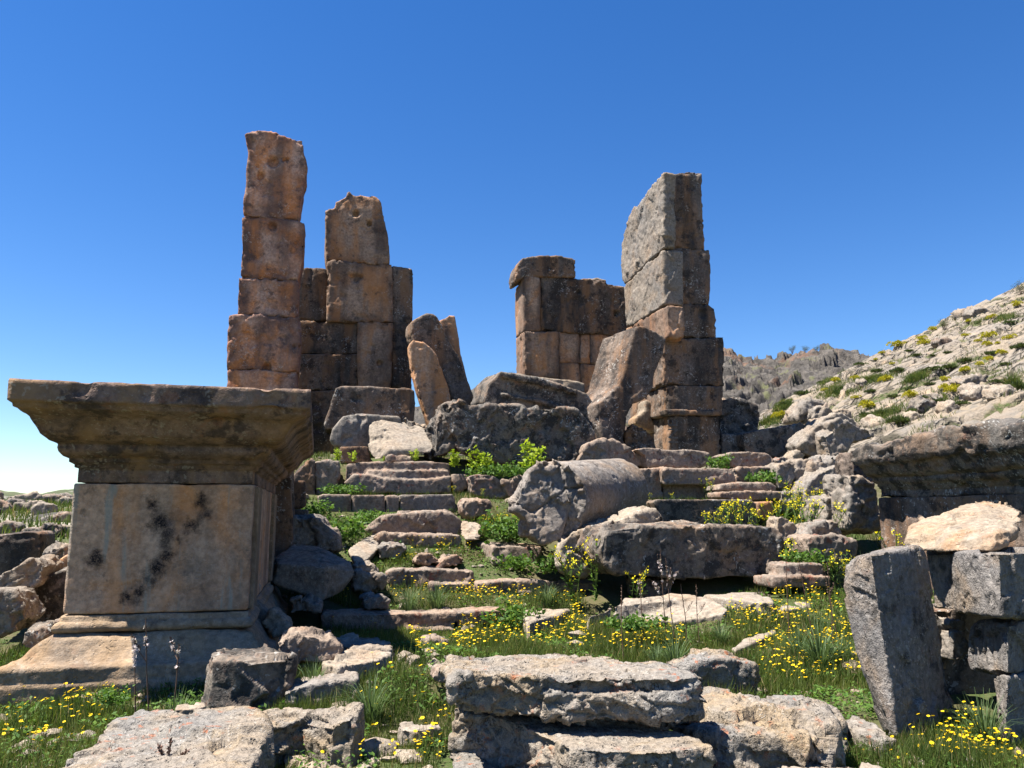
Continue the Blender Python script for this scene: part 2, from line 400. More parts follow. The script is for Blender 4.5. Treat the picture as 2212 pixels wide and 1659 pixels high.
# ---- left front pier
t = empty('ruined_pier', W(-1.3, 20.8, 3.0), 'tall slender pier of orange stained stone blocks, the tallest ruin on the left', 'ruin')
B = lambda *p, **k: None
def blocks(t, c, V, th, lst, mat, **kw):
    for e in lst:
        p = e[0]; vv = e[1] if len(e) > 1 else V; tt = e[2] if len(e) > 2 else th; mm = e[3] if len(e) > 3 else mat
        stone('stone_block', None, None, mm, [(c, 'F', p, vv, tt, dict(G1, **kw))], 'ashlar', t, smooth=0, holes=[(PV(*px_of(c, hx_, hy_), vv), hr_, hd_) for hx_, hy_, hr_, hd_ in (e[4] if len(e) > 4 else ())])
blocks(t, 'c2', 20.0, 1.5, [
    ([(247, 95), (285, 72), (350, 70), (430, 75), (470, 100), (545, 125), (597, 125), (600, 210), (612, 250), (620, 300), (600, 340), (590, 420), (575, 500), (572, 615), (400, 600), (240, 578), (240, 500), (255, 400), (258, 300), (272, 200), (258, 140)], 20.0, 1.5, 'pier', [(415, 255, .17, .2), (340, 340, .12, .14), (484, 242, .06, .1), (506, 242, .06, .1), (320, 282, .06, .08)]),
    ([(230, 583), (330, 592), (575, 622), (600, 635), (603, 680), (598, 800), (580, 880), (560, 960), (562, 978), (400, 968), (222, 958), (222, 900), (232, 780)], 20.0, 1.5, 'pier', [(413, 650, .13, .12)]),
    ([(215, 962), (400, 972), (565, 982), (567, 1100), (560, 1202), (400, 1190), (205, 1182), (208, 1080)],),
    ([(153, 1185), (400, 1190), (575, 1205), (577, 1350), (568, 1530), (350, 1519), (140, 1517), (143, 1400)], 20.0, 1.5, 'pier', [(378, 1505, .13, .2), (545, 1380, .06, .08)]),
    ([(140, 1522), (350, 1522), (560, 1530), (562, 1780), (140, 1780)],),
    ([(136, 1784), (562, 1784), (566, 2090), (134, 2090)],)], 'pier')
# ---- left rear wall
t = empty('ruined_wall', W(.6, 23.4, 3.0), 'dark stepped wall remnant of big blocks behind the slender left pier', 'ruin')
blocks(t, 'c2', 22.6, 1.3, [
    ([(738, 545), (795, 540), (800, 500), (860, 470), (865, 440), (885, 438), (910, 460), (1000, 462), (1040, 470), (1065, 500), (1075, 560), (1095, 650), (1115, 740), (1130, 887), (900, 867), (740, 857), (732, 780), (735, 650)], 22.6, 1.3, 'warm', [(918, 570, .12, .2), (1000, 632, .10, .2)]),
    ([(748, 868), (790, 856), (900, 868), (1132, 883), (1142, 1000), (1142, 1228), (1000, 1232), (745, 1222), (748, 1000)], 22.6, 1.3, 'warm', [(915, 965, .16, .12), (885, 950, .08, .08), (950, 955, .09, .09)]),
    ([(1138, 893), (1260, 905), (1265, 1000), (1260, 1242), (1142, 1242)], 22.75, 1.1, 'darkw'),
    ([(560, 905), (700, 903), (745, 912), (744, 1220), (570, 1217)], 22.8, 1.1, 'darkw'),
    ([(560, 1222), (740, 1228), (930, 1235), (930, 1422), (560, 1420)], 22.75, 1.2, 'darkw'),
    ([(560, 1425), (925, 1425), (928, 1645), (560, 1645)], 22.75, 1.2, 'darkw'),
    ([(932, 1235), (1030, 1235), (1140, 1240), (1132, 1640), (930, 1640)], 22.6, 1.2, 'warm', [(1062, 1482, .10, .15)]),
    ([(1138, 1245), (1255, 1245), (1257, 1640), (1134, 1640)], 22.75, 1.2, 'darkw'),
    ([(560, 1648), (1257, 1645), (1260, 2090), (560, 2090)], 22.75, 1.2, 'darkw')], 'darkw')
# ---- right rear wall
t = empty('ruined_wall', W(7.2, 23.4, 3.0), 'low brown wall remnant with paler blocks at its foot, joined to the tall right pier', 'ruin')
blocks(t, 'c3', 22.9, 1.1, [
    ([(205, 640), (220, 590), (245, 565), (340, 550), (420, 548), (490, 560), (525, 570), (527, 668), (400, 664), (260, 662), (215, 685)], 22.9, 1., 'darkw'),
    ([(245, 680), (262, 662), (338, 662), (340, 952), (250, 957)],),
    ([(342, 665), (450, 662), (530, 672), (570, 676), (690, 685), (695, 705), (775, 715), (850, 740), (850, 990), (700, 977), (560, 967), (435, 960), (341, 954)], 22.95, 1.05, 'darkw', [(752, 862, .11, .18), (545, 745, .08, .1)]),
    ([(252, 957), (435, 960), (438, 1212), (252, 1202)], 22.88, 1.1),
    ([(440, 962), (550, 968), (552, 1130), (440, 1130)], 23.0, .95), ([(554, 968), (608, 975), (608, 1132), (554, 1132)], 23.0, .95), ([(610, 975), (735, 982), (735, 1137), (610, 1134)], 23.0, .95),
    ([(440, 1132), (552, 1134), (555, 1300), (440, 1300)], 23.0, .95), ([(557, 1136), (730, 1138), (730, 1300), (557, 1300)], 23.0, .95),
    ([(252, 1206), (438, 1216), (438, 1500), (252, 1500)], 22.88, 1.1), ([(440, 1302), (735, 1302), (735, 1500), (440, 1500)], 23.0, .95),
    ([(560, 676), (640, 670), (690, 682), (690, 700), (565, 700)], 23.1, .8, 'pale')], 'warm')
# ---- right front pier
t = empty('ruined_pier', W(9.9, 21.3, 3.0), 'tall broad pier of stacked blocks with one pale broken side, tallest ruin on the right', 'ruin')
U0 = 9.16
stone('stone_block', None, None, 'grey', [('c3', 'S', [(1005, 105), (965, 130), (940, 170), (905, 215), (870, 280), (840, 285), (815, 350), (800, 410), (780, 460), (772, 500), (778, 680), (795, 705), (850, 650), (900, 602), (1005, 505)], U0+.02, .36)], 'hewn', t, plabel='pale slab with a sloping broken top')
blocks(t, 'c3', 20.0, 1.5, [([(1062, 112), (1130, 100), (1210, 105), (1215, 300), (1222, 517), (1062, 508)], 20.0, 1.4, 'darkw')], 'darkw')
stone('stone_block', None, None, 'grey', [('c3', 'S', [(998, 520), (900, 606), (850, 652), (797, 705), (789, 720), (800, 935), (840, 925), (1006, 812)], U0, .6)], 'hewn', t, amp=.7)
stone('stone_block', None, None, 'warm', [('c3', 'S', [(1024, 818), (850, 915), (800, 945), (800, 1130), (1030, 992)], U0+.02, .5)], 'hewn', t, amp=.6)
blocks(t, 'c3', 20.0, 2.6, [([(1010, 506), (1220, 518), (1253, 525), (1258, 650), (1255, 740), (1250, 812), (1022, 810), (1014, 780)], 19.97, 1.6),
    ([(1032, 818), (1060, 812), (1245, 818), (1275, 835), (1285, 900), (1288, 992), (1030, 988)], 19.95, 2.7, 'darkw', [(1215, 865, .16, .07)]),
    ([(1005, 992), (1325, 995), (1330, 1100), (1330, 1252), (1005, 1250)], 19.92, 2.7),
    ([(1022, 1252), (1325, 1255), (1322, 1340), (1318, 1410), (1022, 1408)], 19.9, 2.7),
    ([(1018, 1380), (1160, 1383), (1318, 1386), (1312, 1414), (1025, 1412)], 19.84, .5),
    ([(1040, 1412), (1303, 1415), (1322, 1720), (1034, 1720)], 19.95, 2.6)], 'darkw')
PIER = t
# ---- fallen and leaning pieces on the platform
stone('leaning_slab', 'large dark slab leaning left against the rear wall, behind the shorter leaning slab', 'stone slab', 'darkw',
      [('p', 'F', [(889, 694), (905, 685), (922, 676), (935, 677), (945, 684), (955, 703), (968, 731), (991, 770), (1012, 823), (1030, 868), (1010, 905), (985, 895), (970, 840), (948, 790), (915, 748), (893, 735), (888, 715)], 20.6, .7, {'sh': (-.1, 0)})], 'ashlar', amp=.7, smooth=1)
stone('leaning_slab', 'shorter brown slab leaning left, in front of the large dark leaning slab', 'stone slab', 'warm',
      [('p', 'F', [(883, 745), (893, 734), (912, 736), (935, 752), (947, 770), (958, 808), (973, 850), (974, 890), (950, 925), (930, 930), (918, 890), (905, 850), (890, 800)], 19.9, .55)], 'ashlar', amp=1.2)
stone('leaning_slab', 'narrow upright stone sliver peeking out behind the leaning slabs', 'stone slab', 'warm',
      [('p', 'F', [(948, 692), (965, 685), (972, 679), (984, 680), (990, 720), (994, 757), (1010, 820), (1020, 880), (985, 870), (970, 760)], 21.4, .4)], 'ashlar')
stone('leaning_block', 'big tilted block propped against the right pier with a sunlit left flank', 'stone block', 'darkw',
      [('c3', 'F', [(855, 930), (900, 930), (960, 955), (1022, 1000), (1005, 1080), (960, 1180), (945, 1270), (900, 1325), (835, 1350), (805, 1420), (800, 1480), (790, 1600), (690, 1600), (655, 1450), (650, 1350), (700, 1310), (770, 1240), (820, 1060)], 18.5, 1.15, {'sh': (-.5, -.05), 'bs': .96})], 'ashlar', amp=.8, smooth=1)
stone('fallen_block', 'orange broken block in the sunlit gap under the tilted block', 'stone block', 'ochre',
      [('c3', 'F', [(850, 1425), (902, 1385), (905, 1330), (935, 1335), (938, 1430), (962, 1460), (960, 1510), (905, 1490), (850, 1460)], 21.0, .6)], 'ashlar', amp=1.2)
stone('rubble_stone', 'small dark pointed stone at the foot of the tall right pier', 'stone', 'darkw',
      [('c3', 'F', [(785, 1600), (795, 1500), (850, 1458), (900, 1470), (960, 1530), (975, 1640), (785, 1640)], 18.9, .6)])
stone('entablature_block', 'long fallen moulded block with a reddish broken left end, below the low wall', 'stone block', 'lich',
      [('c3', 'F', [(35, 1335), (60, 1240), (125, 1178), (150, 1180), (330, 1210), (440, 1240), (535, 1270), (600, 1300), (650, 1380), (690, 1480), (695, 1600), (400, 1480), (150, 1400), (60, 1380)], 18.9, 1.1, {'sh': (-.2, .05)}),
       ('c3', 'F', [(118, 1176), (150, 1180), (330, 1212), (540, 1272), (545, 1300), (330, 1243), (130, 1205)], 18.75, .4),
       ('c3', 'F', [(128, 1290), (330, 1325), (560, 1395), (565, 1415), (330, 1345), (130, 1310)], 18.8, .4)], 'ashlar', amp=1.1, smooth=1)
stone('fallen_block', 'flat pale block lying on top of the long moulded block', 'stone slab', 'pale',
      [('c3', 'F', [(318, 1212), (340, 1206), (545, 1228), (580, 1240), (580, 1330), (520, 1330), (330, 1290)], 20.0, .8)], 'ashlar')
stone('fallen_block', 'massive black stained rock with a pitted brown left end, centre of the platform', 'stone block', 'lich',
      [('p', 'F', [(957, 905), (960, 880), (979, 862), (1000, 864), (1015, 875), (1085, 877), (1095, 874), (1125, 874), (1140, 887), (1170, 878), (1240, 881), (1265, 906), (1282, 935), (1280, 975), (1240, 1000), (1080, 1000), (1050, 985), (1000, 970)], 17.5, 1.2, {'sh': (-.1, .0)}),
       ('p', 'F', [(938, 918), (947, 893), (956, 885), (958, 871), (979, 858), (1010, 866), (1030, 900), (1010, 960), (985, 960), (965, 978), (937, 988), (942, 950)], 17.75, .9, {'sh': (-.1, 0)})], 'rock', amp=.6, smooth=1)
# left heap
stone('fallen_block', 'dark fallen block at the back of the left heap, against the rear wall', 'stone block', 'darkw',
      [('c4', 'F', [(200, 290), (235, 190), (275, 75), (310, 62), (500, 68), (700, 75), (755, 90), (758, 170), (745, 300), (400, 330), (215, 330)], 19.6, 1.4)], 'ashlar', amp=1.4)
stone('fallen_block', 'rounded grey block in the middle of the left heap with a sunlit left corner', 'stone block', 'grey',
      [('c4', 'F', [(240, 390), (255, 330), (320, 250), (430, 232), (520, 240), (660, 250), (690, 300), (600, 440), (350, 440), (270, 425)], 18.6, 1.1)], 'ashlar', amp=1.6)
stone('fallen_block', 'bright pale block tilted towards the stairs, front of the left heap', 'stone block', 'pale',
      [('c4', 'H', [(485, 285, 18.3), (560, 268, 18.7), (640, 272, 18.8), (810, 310, 18.6), (878, 428, 17.75), (600, 452, 17.45), (470, 410, 17.9), (515, 515, 17.55), (600, 492, 17.45), (860, 468, 17.65), (475, 455, 17.9), (700, 470, 18.7)])], 'ashlar', amp=1.2, smooth=1)
stone('fallen_block', 'grey rock wedged between the bright tilted block and the massive rock', 'stone', 'grey',
      [('c4', 'F', [(690, 262), (760, 275), (860, 330), (890, 400), (880, 470), (760, 440), (700, 330)], 18.6, .5)])
stone('fallen_block', 'dark low stone under the left heap beside the lime green seedlings', 'stone', 'darkw',
      [('c4', 'F', [(300, 430), (470, 430), (500, 535), (300, 535)], 18.0, .7)], 'ashlar')
stone('rubble_stone', 'small pinkish flat stone lying on the broad moulded step', 'stone', 'step',
      [('c4', 'F', [(580, 505), (600, 480), (690, 482), (740, 508), (735, 532), (585, 532)], 17.35, .35)])
# ---- stair courses, left of the drum
S = 'steps of the ruined stair'
def step(label, pcs, style='worn', mat='step', amp=1., name='step_slab', cat='step', grp=S, smooth=1): stone(name, label, cat, mat, pcs, style, None, grp, amp*.62, smooth)
step('short upright step block at the left end of the top course, below the lime seedlings', [('c4', 'F', [(150, 525), (230, 515), (298, 520), (298, 610), (275, 715), (160, 725), (150, 600)], 17.0, .7)])
step('dark block wedged behind the near pedestal at the end of the top step course', [('c4', 'F', [(20, 600), (130, 500), (150, 520), (150, 745), (95, 760), (20, 700)], 16.9, .8)], mat='darkw')
step('broad moulded step with reddish lichen on its ledge, left part of the top course',
     [('c4', 'F', [(345, 540), (450, 525), (780, 520), (975, 530), (980, 640), (980, 710), (345, 690)], 17.15, .8), ('c4', 'F', [(470, 577), (975, 573), (978, 715), (470, 700)], 17.0, .5),
      ('c4', 'F', [(328, 650), (380, 600), (480, 600), (560, 625), (600, 628), (890, 628), (978, 610), (978, 712), (680, 725), (600, 705), (380, 710)], 16.85, .5)], amp=.6, smooth=1)
step('small pale step block right of the broad moulded step', [('c4', 'F', [(985, 600), (1040, 595), (1085, 610), (1080, 660), (1050, 710), (990, 705)], 16.9, .6)])
step('layered brown step block behind the yellow flowers, left of the column drum', [('c4', 'F', [(1090, 610), (1150, 598), (1240, 610), (1280, 640), (1310, 650), (1325, 740), (1200, 750), (1110, 725), (1095, 680)], 16.5, .6)], 'layer', amp=.7)
step('stone fragment tucked behind the broken end of the column drum', [('c4', 'F', [(1285, 630), (1340, 640), (1390, 610), (1430, 605), (1430, 730), (1330, 740), (1300, 690)], 16.3, .6)])
step('leftmost square block of the second course, half in shadow', [('c4', 'F', [(165, 735), (200, 722), (370, 722), (372, 890), (340, 905), (190, 890), (175, 840)], 15.8, .6)], 'ashlar', amp=.9)
step('square block second from left in the second course', [('c4', 'F', [(375, 725), (575, 725), (578, 860), (500, 870), (376, 890)], 15.8, .6)], 'ashlar', amp=.9)
step('narrow filler block between two longer blocks of the second course', [('c4', 'F', [(583, 728), (640, 725), (662, 735), (657, 850), (583, 850)], 15.8, .5)], 'ashlar', amp=.9)
step('long smooth grey block at the right end of the second course, with grass before it', [('c4', 'F', [(665, 725), (985, 720), (1000, 740), (1012, 840), (668, 840)], 15.8, .6)], 'ashlar', 'grey', amp=.9)
stone('boulder', 'rounded pale boulder right of the second step course, among yellow flowers', 'boulder', 'step', [('c4', 'F', [(1040, 780), (1060, 752), (1150, 750), (1215, 765), (1222, 800), (1190, 860), (1080, 870), (1045, 840)], 15.2, .55, {'bulge': 1})], 'worn', smooth=4)
step('broad worn step with dark scooped front, middle of the stair above the slanting slab', [('c4', 'F', [(450, 935), (550, 860), (620, 840), (780, 832), (940, 830), (1000, 850), (1045, 880), (1075, 940), (1060, 990), (700, 990), (480, 990)], 14.6, .8)], 'rock', amp=.7)
step('pale rock spilling right from the broad worn step', [('c4', 'H', [(1040, 885, 14.7), (1115, 885, 14.8), (1165, 915, 14.4), (1155, 995, 13.9), (1060, 1005, 13.9), (1030, 965, 14.2), (1100, 940, 15.1)])], 'rock', 'pale', name='fallen_block', cat='stone block', grp=None)
step('dark jagged step fragment below the broad worn step', [('c4', 'F', [(510, 985), (560, 958), (730, 962), (765, 1000), (765, 1050), (640, 1085), (540, 1060)], 14.2, .6)], 'rock', amp=.8)
step('flat topped grey step fragment right of the dark jagged fragment', [('c4', 'F', [(725, 965), (1030, 966), (1048, 1000), (1030, 1045), (860, 1045), (750, 1035)], 14.1, .6)], 'rock', amp=.7)
stone('fallen_slab', 'bright smooth slab slanting down the left side of the stair', 'stone slab', 'pale',
      [('c4', 'H', [(345, 1055, 13.5), (440, 990, 14.3), (500, 963, 14.6), (545, 970, 14.6), (520, 1025, 14.0), (530, 1060, 13.7), (470, 1120, 13.2), (395, 1155, 12.9), (380, 1110, 13.1), (400, 1190, 13.3), (530, 1090, 14.2)])], 'ashlar', smooth=1)
stone('rubble_stone', 'dark grey stone sitting right of the bright slanting slab', 'stone', 'grey', [('c4', 'F', [(530, 1045), (580, 1022), (690, 1030), (705, 1060), (660, 1120), (550, 1125)], 13.6, .5)])
stone('fallen_block', 'square block with sunlit left side lying in grass below the column drum', 'stone block', 'step',
      [('c4', 'H', [(1130, 1012, 14.2), (1225, 1005, 14.6), (1500, 1020, 14.3), (1528, 1045, 13.6), (1225, 1035, 13.4), (1230, 1150, 13.35), (1500, 1150, 13.5), (1528, 1100, 13.6), (1150, 1095, 14.0), (1500, 1100, 14.5)])], 'ashlar', amp=1.2, smooth=1)
stone('rubble_stone', 'thin wedge shaped stone among yellow flowers, middle of the stair', 'stone', 'step', [('c4', 'F', [(755, 1130), (790, 1080), (880, 1095), (912, 1120), (900, 1150), (760, 1150)], 13.3, .35)])
stone('rubble_stone', 'flat broken stone right of the wedge shaped one, in the grass', 'stone', 'step', [('c4', 'F', [(905, 1135), (960, 1100), (1020, 1080), (1060, 1110), (1062, 1155), (910, 1165)], 13.2, .4)])
step('thick pale step block fronted by tall grass, lower left part of the stair', [('c4', 'F', [(580, 1200), (620, 1180), (1000, 1178), (1110, 1190), (1118, 1240), (1100, 1290), (900, 1300), (620, 1310)], 12.8, .6), ('c4', 'F', [(850, 1266), (1090, 1262), (1112, 1290), (1105, 1330), (860, 1330)], 12.6, .5)], amp=.8, smooth=1)
step('low reddish step ledge running right under grass, lower middle of the stair', [('p', 'F', [(1030, 1258), (1100, 1253), (1200, 1257), (1290, 1258), (1296, 1290), (1200, 1300), (1040, 1302), (1030, 1285)], 12.5, .6)], 'rock', amp=.6)
step('long lowest step, left half crossed by the pedestal shadow', [('c4', 'F', [(185, 1452), (640, 1446), (1008, 1440), (1012, 1490), (990, 1560), (200, 1580)], 11.4, .55), ('c4', 'F', [(710, 1540), (1000, 1538), (1002, 1580), (720, 1580)], 11.2, .4)], amp=.7, smooth=1)
step('right half of the lowest step, half hidden by a leafy weed', [('c4', 'F', [(1012, 1440), (1150, 1430), (1322, 1422), (1325, 1480), (1012, 1540)], 11.45, .5)], amp=.8, smooth=1)
step('flat pale paving slab at the right end of the lowest step', [('c5', 'T', [(90, 1395), (200, 1388), (400, 1390), (330, 1420), (200, 1450), (120, 1480), (95, 1450)], .17, -.1)], 'worn', 'pale', name='paving_slab', cat='stone slab', grp=None)
# shaded stones beside the pedestal
stone('fallen_block', 'large square block lying in the shadow right of the pedestal', 'stone block', 'grey',
      [('p', 'H', [(592, 1206, 12.0), (633, 1172, 12.6), (690, 1180, 12.6), (763, 1213, 12.0), (767, 1240, 11.9), (700, 1226, 11.6), (600, 1218, 11.7), (744, 1275, 11.9), (700, 1300, 11.6), (592, 1260, 11.7), (680, 1280, 12.6)])], 'ashlar', amp=1.5)
stone('fallen_block', 'shaded rock above the large square block, behind the pedestal', 'stone block', 'grey', [('p', 'F', [(596, 1122), (655, 1115), (690, 1120), (727, 1160), (732, 1185), (660, 1195), (596, 1185)], 13.2, .8)], 'rock')
stone('rubble_stone', 'dark shaded stone at the foot of the stair, right of the large shaded block', 'stone', 'grey', [('c4', 'F', [(380, 1225), (400, 1200), (520, 1195), (570, 1220), (580, 1260), (560, 1300), (500, 1320), (390, 1310)], 12.3, .6)])
stone('rubble_stone', 'lighter stone perched just above the dark shaded stone', 'stone', 'pale', [('c4', 'F', [(395, 1160), (440, 1140), (500, 1145), (527, 1180), (530, 1205), (400, 1215)], 12.7, .5)])
stone('rubble_stone', 'small stone in dark grass at the shadow edge above the lowest step', 'stone', 'grey', [('c4', 'F', [(438, 1365), (480, 1340), (570, 1340), (602, 1370), (595, 1425), (445, 1425)], 11.7, .4)])
stone('rubble_stone', 'pale rounded stone in deep shadow between pedestal and lowest step', 'stone', 'grey', [('c4', 'F', [(-5, 1365), (60, 1345), (180, 1400), (185, 1440), (0, 1450)], 11.2, .4)])
stone('rubble_stone', 'pale angular stone leaning by the right corner of the pedestal base', 'stone', 'pale', [('c7', 'F', [(1310, 300), (1340, 235), (1370, 230), (1440, 290), (1445, 345), (1360, 365)], 8.9, .3)], amp=.7)
stone('rubble_stone', 'thin grey slab leaning on the pedestal flank beside the pale angular stone', 'stone slab', 'grey', [('c7', 'F', [(1250, 210), (1280, 190), (1345, 250), (1345, 330), (1290, 330)], 9.1, .2)], amp=.6)
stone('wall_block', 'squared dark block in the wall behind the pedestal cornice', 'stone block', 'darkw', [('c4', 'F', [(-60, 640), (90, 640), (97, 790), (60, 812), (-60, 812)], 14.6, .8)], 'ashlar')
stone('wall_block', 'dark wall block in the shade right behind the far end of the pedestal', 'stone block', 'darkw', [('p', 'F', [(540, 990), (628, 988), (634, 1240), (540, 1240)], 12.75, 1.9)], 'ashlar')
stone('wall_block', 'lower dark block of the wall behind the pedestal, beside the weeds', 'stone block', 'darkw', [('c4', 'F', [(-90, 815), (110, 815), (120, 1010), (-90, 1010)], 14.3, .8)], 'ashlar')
# ---- column drum and stair right of it
a = PV(1190, 1082, 12.9); b = PV(1336, 1060, 14.9)
stone('column_drum', 'fallen grey column drum with a broken cracked end, lying on the stair', 'column drum', 'drum',
      [('p', 'C', (a, b, .66, .64)), ('c5', 'F', [(20, 640), (60, 560), (150, 400), (240, 345), (330, 400), (390, 470), (395, 600), (380, 760), (330, 900), (210, 945), (140, 880), (110, 770), (30, 710)], 12.65, .5, {'tilt': .15})], 'drum', amp=1., smooth=2)
stone('fallen_block', 'grey wedge of column shaft lying under the fallen drum', 'stone block', 'pale',
      [('c5', 'F', [(330, 1030), (345, 930), (420, 840), (500, 830), (640, 790), (760, 760), (860, 720), (1000, 690), (1050, 720), (1088, 790), (1000, 860), (650, 980), (600, 1100), (480, 1160), (340, 1110)], 12.3, .8, {'sh': (.2, .05)})], 'rock', amp=.7)
stone('fallen_block', 'long dark lichened block lying across the stair below the drum', 'stone block', 'lich',
      [('c5', 'F', [(610, 960), (640, 870), (680, 830), (860, 815), (1340, 815), (1830, 812), (1860, 850), (1870, 960), (1865, 1100), (1830, 1145), (1500, 1165), (1200, 1175), (850, 1150), (720, 1150), (640, 1080), (612, 1000)], 11.3, 1.1, {'sh': (-.05, .02)}),
       ('c5', 'F', [(870, 830), (1000, 800), (1180, 785), (1330, 790), (1342, 830)], 11.7, .5)], 'hewn', amp=.8, smooth=1)
stone('rubble_stone', 'small dark stone propping up the long lichened block', 'stone', 'lich', [('c5', 'F', [(880, 1170), (1110, 1165), (1115, 1310), (890, 1310)], 11.5, .6)])
stone('boulder', 'pale cracked boulder at the top of the stair, in front of the tall right pier', 'boulder', 'step', [('c5', 'F', [(450, 350), (490, 300), (510, 250), (600, 210), (655, 203), (660, 300), (668, 380), (500, 380)], 17.2, .8), ('c5', 'F', [(662, 215), (690, 203), (760, 230), (840, 280), (920, 320), (922, 395), (800, 410), (668, 390)], 17.25, .8)], 'worn', amp=.8, smooth=1)
step('flat topped step block directly below the tall right pier', [('c5', 'F', [(860, 275), (930, 262), (1100, 275), (1300, 285), (1365, 300), (1372, 385), (1320, 400), (940, 400), (920, 320)], 17.0, .7)], amp=.8)
step('pale layered step block right of the pier base, with a green weed at its left', [('c5', 'F', [(1455, 320), (1520, 295), (1650, 290), (1760, 300), (1820, 330), (1827, 390), (1700, 400), (1520, 400), (1490, 355)], 17.0, .6)], 'layer', amp=.6)
stone('rubble_stone', 'small rounded stone right of the pale layered step block', 'stone', 'step', [('c5', 'F', [(1825, 345), (1880, 325), (1945, 340), (1942, 385), (1840, 392)], 17.2, .4)], 'worn')
step('dark fronted step block just behind the far end of the drum', [('c5', 'F', [(800, 412), (1040, 402), (1045, 440), (1050, 620), (900, 620), (840, 560)], 16.5, .6)], amp=.8)
step('long rough step with red lichen on its lip, second course on the right', [('c5', 'F', [(1040, 420), (1060, 397), (1140, 405), (1500, 405), (1540, 430), (1550, 505), (1400, 522), (1060, 522), (1045, 480)], 16.3, .7), ('c5', 'F', [(1050, 515), (1430, 515), (1432, 640), (1050, 640)], 16.6, .5)], amp=.7, smooth=1)
step('squat step block with a green bush at its right, right end of the second course', [('c5', 'F', [(1555, 417), (1580, 396), (1830, 395), (1832, 412), (1710, 420), (1745, 520), (1560, 520)], 16.5, .6)], amp=.8)
step('worn rounded upper slab of the two stacked slabs right of the flowers', [('c5', 'F', [(1432, 565), (1450, 518), (1560, 508), (1800, 505), (1842, 530), (1842, 566), (1600, 566)], 15.5, .7)], amp=.7)
step('brown lower slab of the two stacked slabs right of the flowers', [('c5', 'F', [(1438, 572), (1600, 562), (1870, 565), (1872, 622), (1700, 632), (1560, 628), (1440, 612)], 15.3, .7)], amp=.7)
step('long dark step behind tall mustard flowers, third course on the right', [('c5', 'F', [(985, 640), (1010, 622), (1400, 620), (1660, 625), (1700, 650), (1712, 740), (1695, 830), (1100, 830), (1010, 710)], 14.6, .6)], 'ashlar', 'lich', amp=1.)
step('orange brown block at the right end of the third course', [('c5', 'F', [(1705, 640), (1812, 635), (1818, 760), (1705, 760)], 14.7, .6)], 'ashlar', 'warm')
# rubble wall right of stair
Gw = 'stones of the tumbled wall right of the stair'
def wl(label, pcs, style='worn', mat='grey', amp=1.1): stone('wall_stone', label, 'stone', mat, pcs, style, None, Gw, amp)
wl('rounded dark stone at the left end of the tumbled wall beside the green bush', [('c6', 'F', [(415, 1400), (430, 1325), (500, 1310), (545, 1330), (548, 1420), (520, 1490), (430, 1500)], 16.2, .6)])
wl('upright square stone next to the rounded dark one in the tumbled wall', [('c6', 'F', [(545, 1300), (600, 1285), (670, 1290), (668, 1400), (640, 1490), (560, 1500), (548, 1400)], 16.2, .6)])
wl('rough flat stone on top of the tumbled wall, touching the right cornice', [('c6', 'F', [(660, 1320), (800, 1270), (900, 1260), (920, 1335), (780, 1365), (690, 1430), (655, 1410)], 16.0, .7)], 'rock')
wl('largest bulging stone of the tumbled wall, behind the mustard flowers', [('c6', 'F', [(610, 1520), (640, 1460), (720, 1380), (840, 1335), (935, 1350), (945, 1450), (905, 1590), (760, 1630), (620, 1620)], 15.6, .7)])
wl('square grey stone at the foot of the tumbled wall among mustard flowers', [('c6', 'F', [(450, 1520), (600, 1510), (612, 1660), (455, 1660)], 15.4, .6)])
wl('lower right stone of the tumbled wall under the cornice end', [('c6', 'F', [(880, 1580), (945, 1460), (1010, 1500), (1030, 1720), (900, 1720)], 15.0, .6)])
wl('pale split stone under the largest bulging stone', [('c6', 'F', [(640, 1630), (860, 1610), (890, 1720), (640, 1720)], 15.0, .6)])
wl('tall rough stone closing the tumbled wall under the overhanging right cornice', [('c6', 'F', [(930, 1400), (1010, 1400), (1120, 1500), (1130, 1780), (920, 1780)], 12.7, .8)])
wl('dark stone filling the gap between the tumbled wall and the right pedestal', [('c6', 'F', [(950, 1235), (1060, 1235), (1100, 1500), (1110, 1780), (950, 1780)], 13.6, .6)], mat='darkw')
wl('grey stone in the shade low behind the right cornice', [('c6', 'F', [(760, 1560), (960, 1540), (1150, 1600), (1150, 1800), (760, 1800)], 13.2, .7)])
stone('boulder', 'smooth tilted boulder behind the tumbled wall', 'boulder', 'grey', [('c6', 'F', [(590, 1190), (660, 1090), (720, 1050), (770, 1090), (765, 1180), (775, 1260), (690, 1290), (615, 1250)], 18.5, .8, {'bulge': 1})], 'worn', smooth=3)
stone('boulder', 'broad grained boulder touching the right cornice, beside the smooth tilted one', 'boulder', 'grey', [('c6', 'F', [(750, 1130), (820, 1080), (800, 1030), (860, 1010), (980, 1060), (1110, 1100), (1110, 1150), (930, 1180), (895, 1265), (780, 1270)], 18.0, .8)], 'rock', amp=.8)
stone('boulder', 'pale domed boulder above the broad grained boulder', 'boulder', 'pale', [('c6', 'F', [(715, 1055), (760, 1000), (860, 975), (960, 1010), (1005, 1065), (950, 1120), (760, 1120)], 19.5, .8, {'bulge': 1})], 'worn', smooth=3)
stone('boulder', 'pointed grey boulder at the top of the rubble heap below the hillside', 'boulder', 'grey', [('c6', 'F', [(560, 990), (600, 910), (650, 870), (740, 890), (740, 930), (680, 980), (640, 1030), (570, 1030)], 22., .8)])
stone('boulder', 'brown broken boulder in the rubble heap, right of the pointed one', 'boulder', 'grey', [('c6', 'F', [(670, 1000), (690, 940), (750, 920), (800, 940), (810, 990), (740, 1040), (680, 1040)], 21.5, .8)])
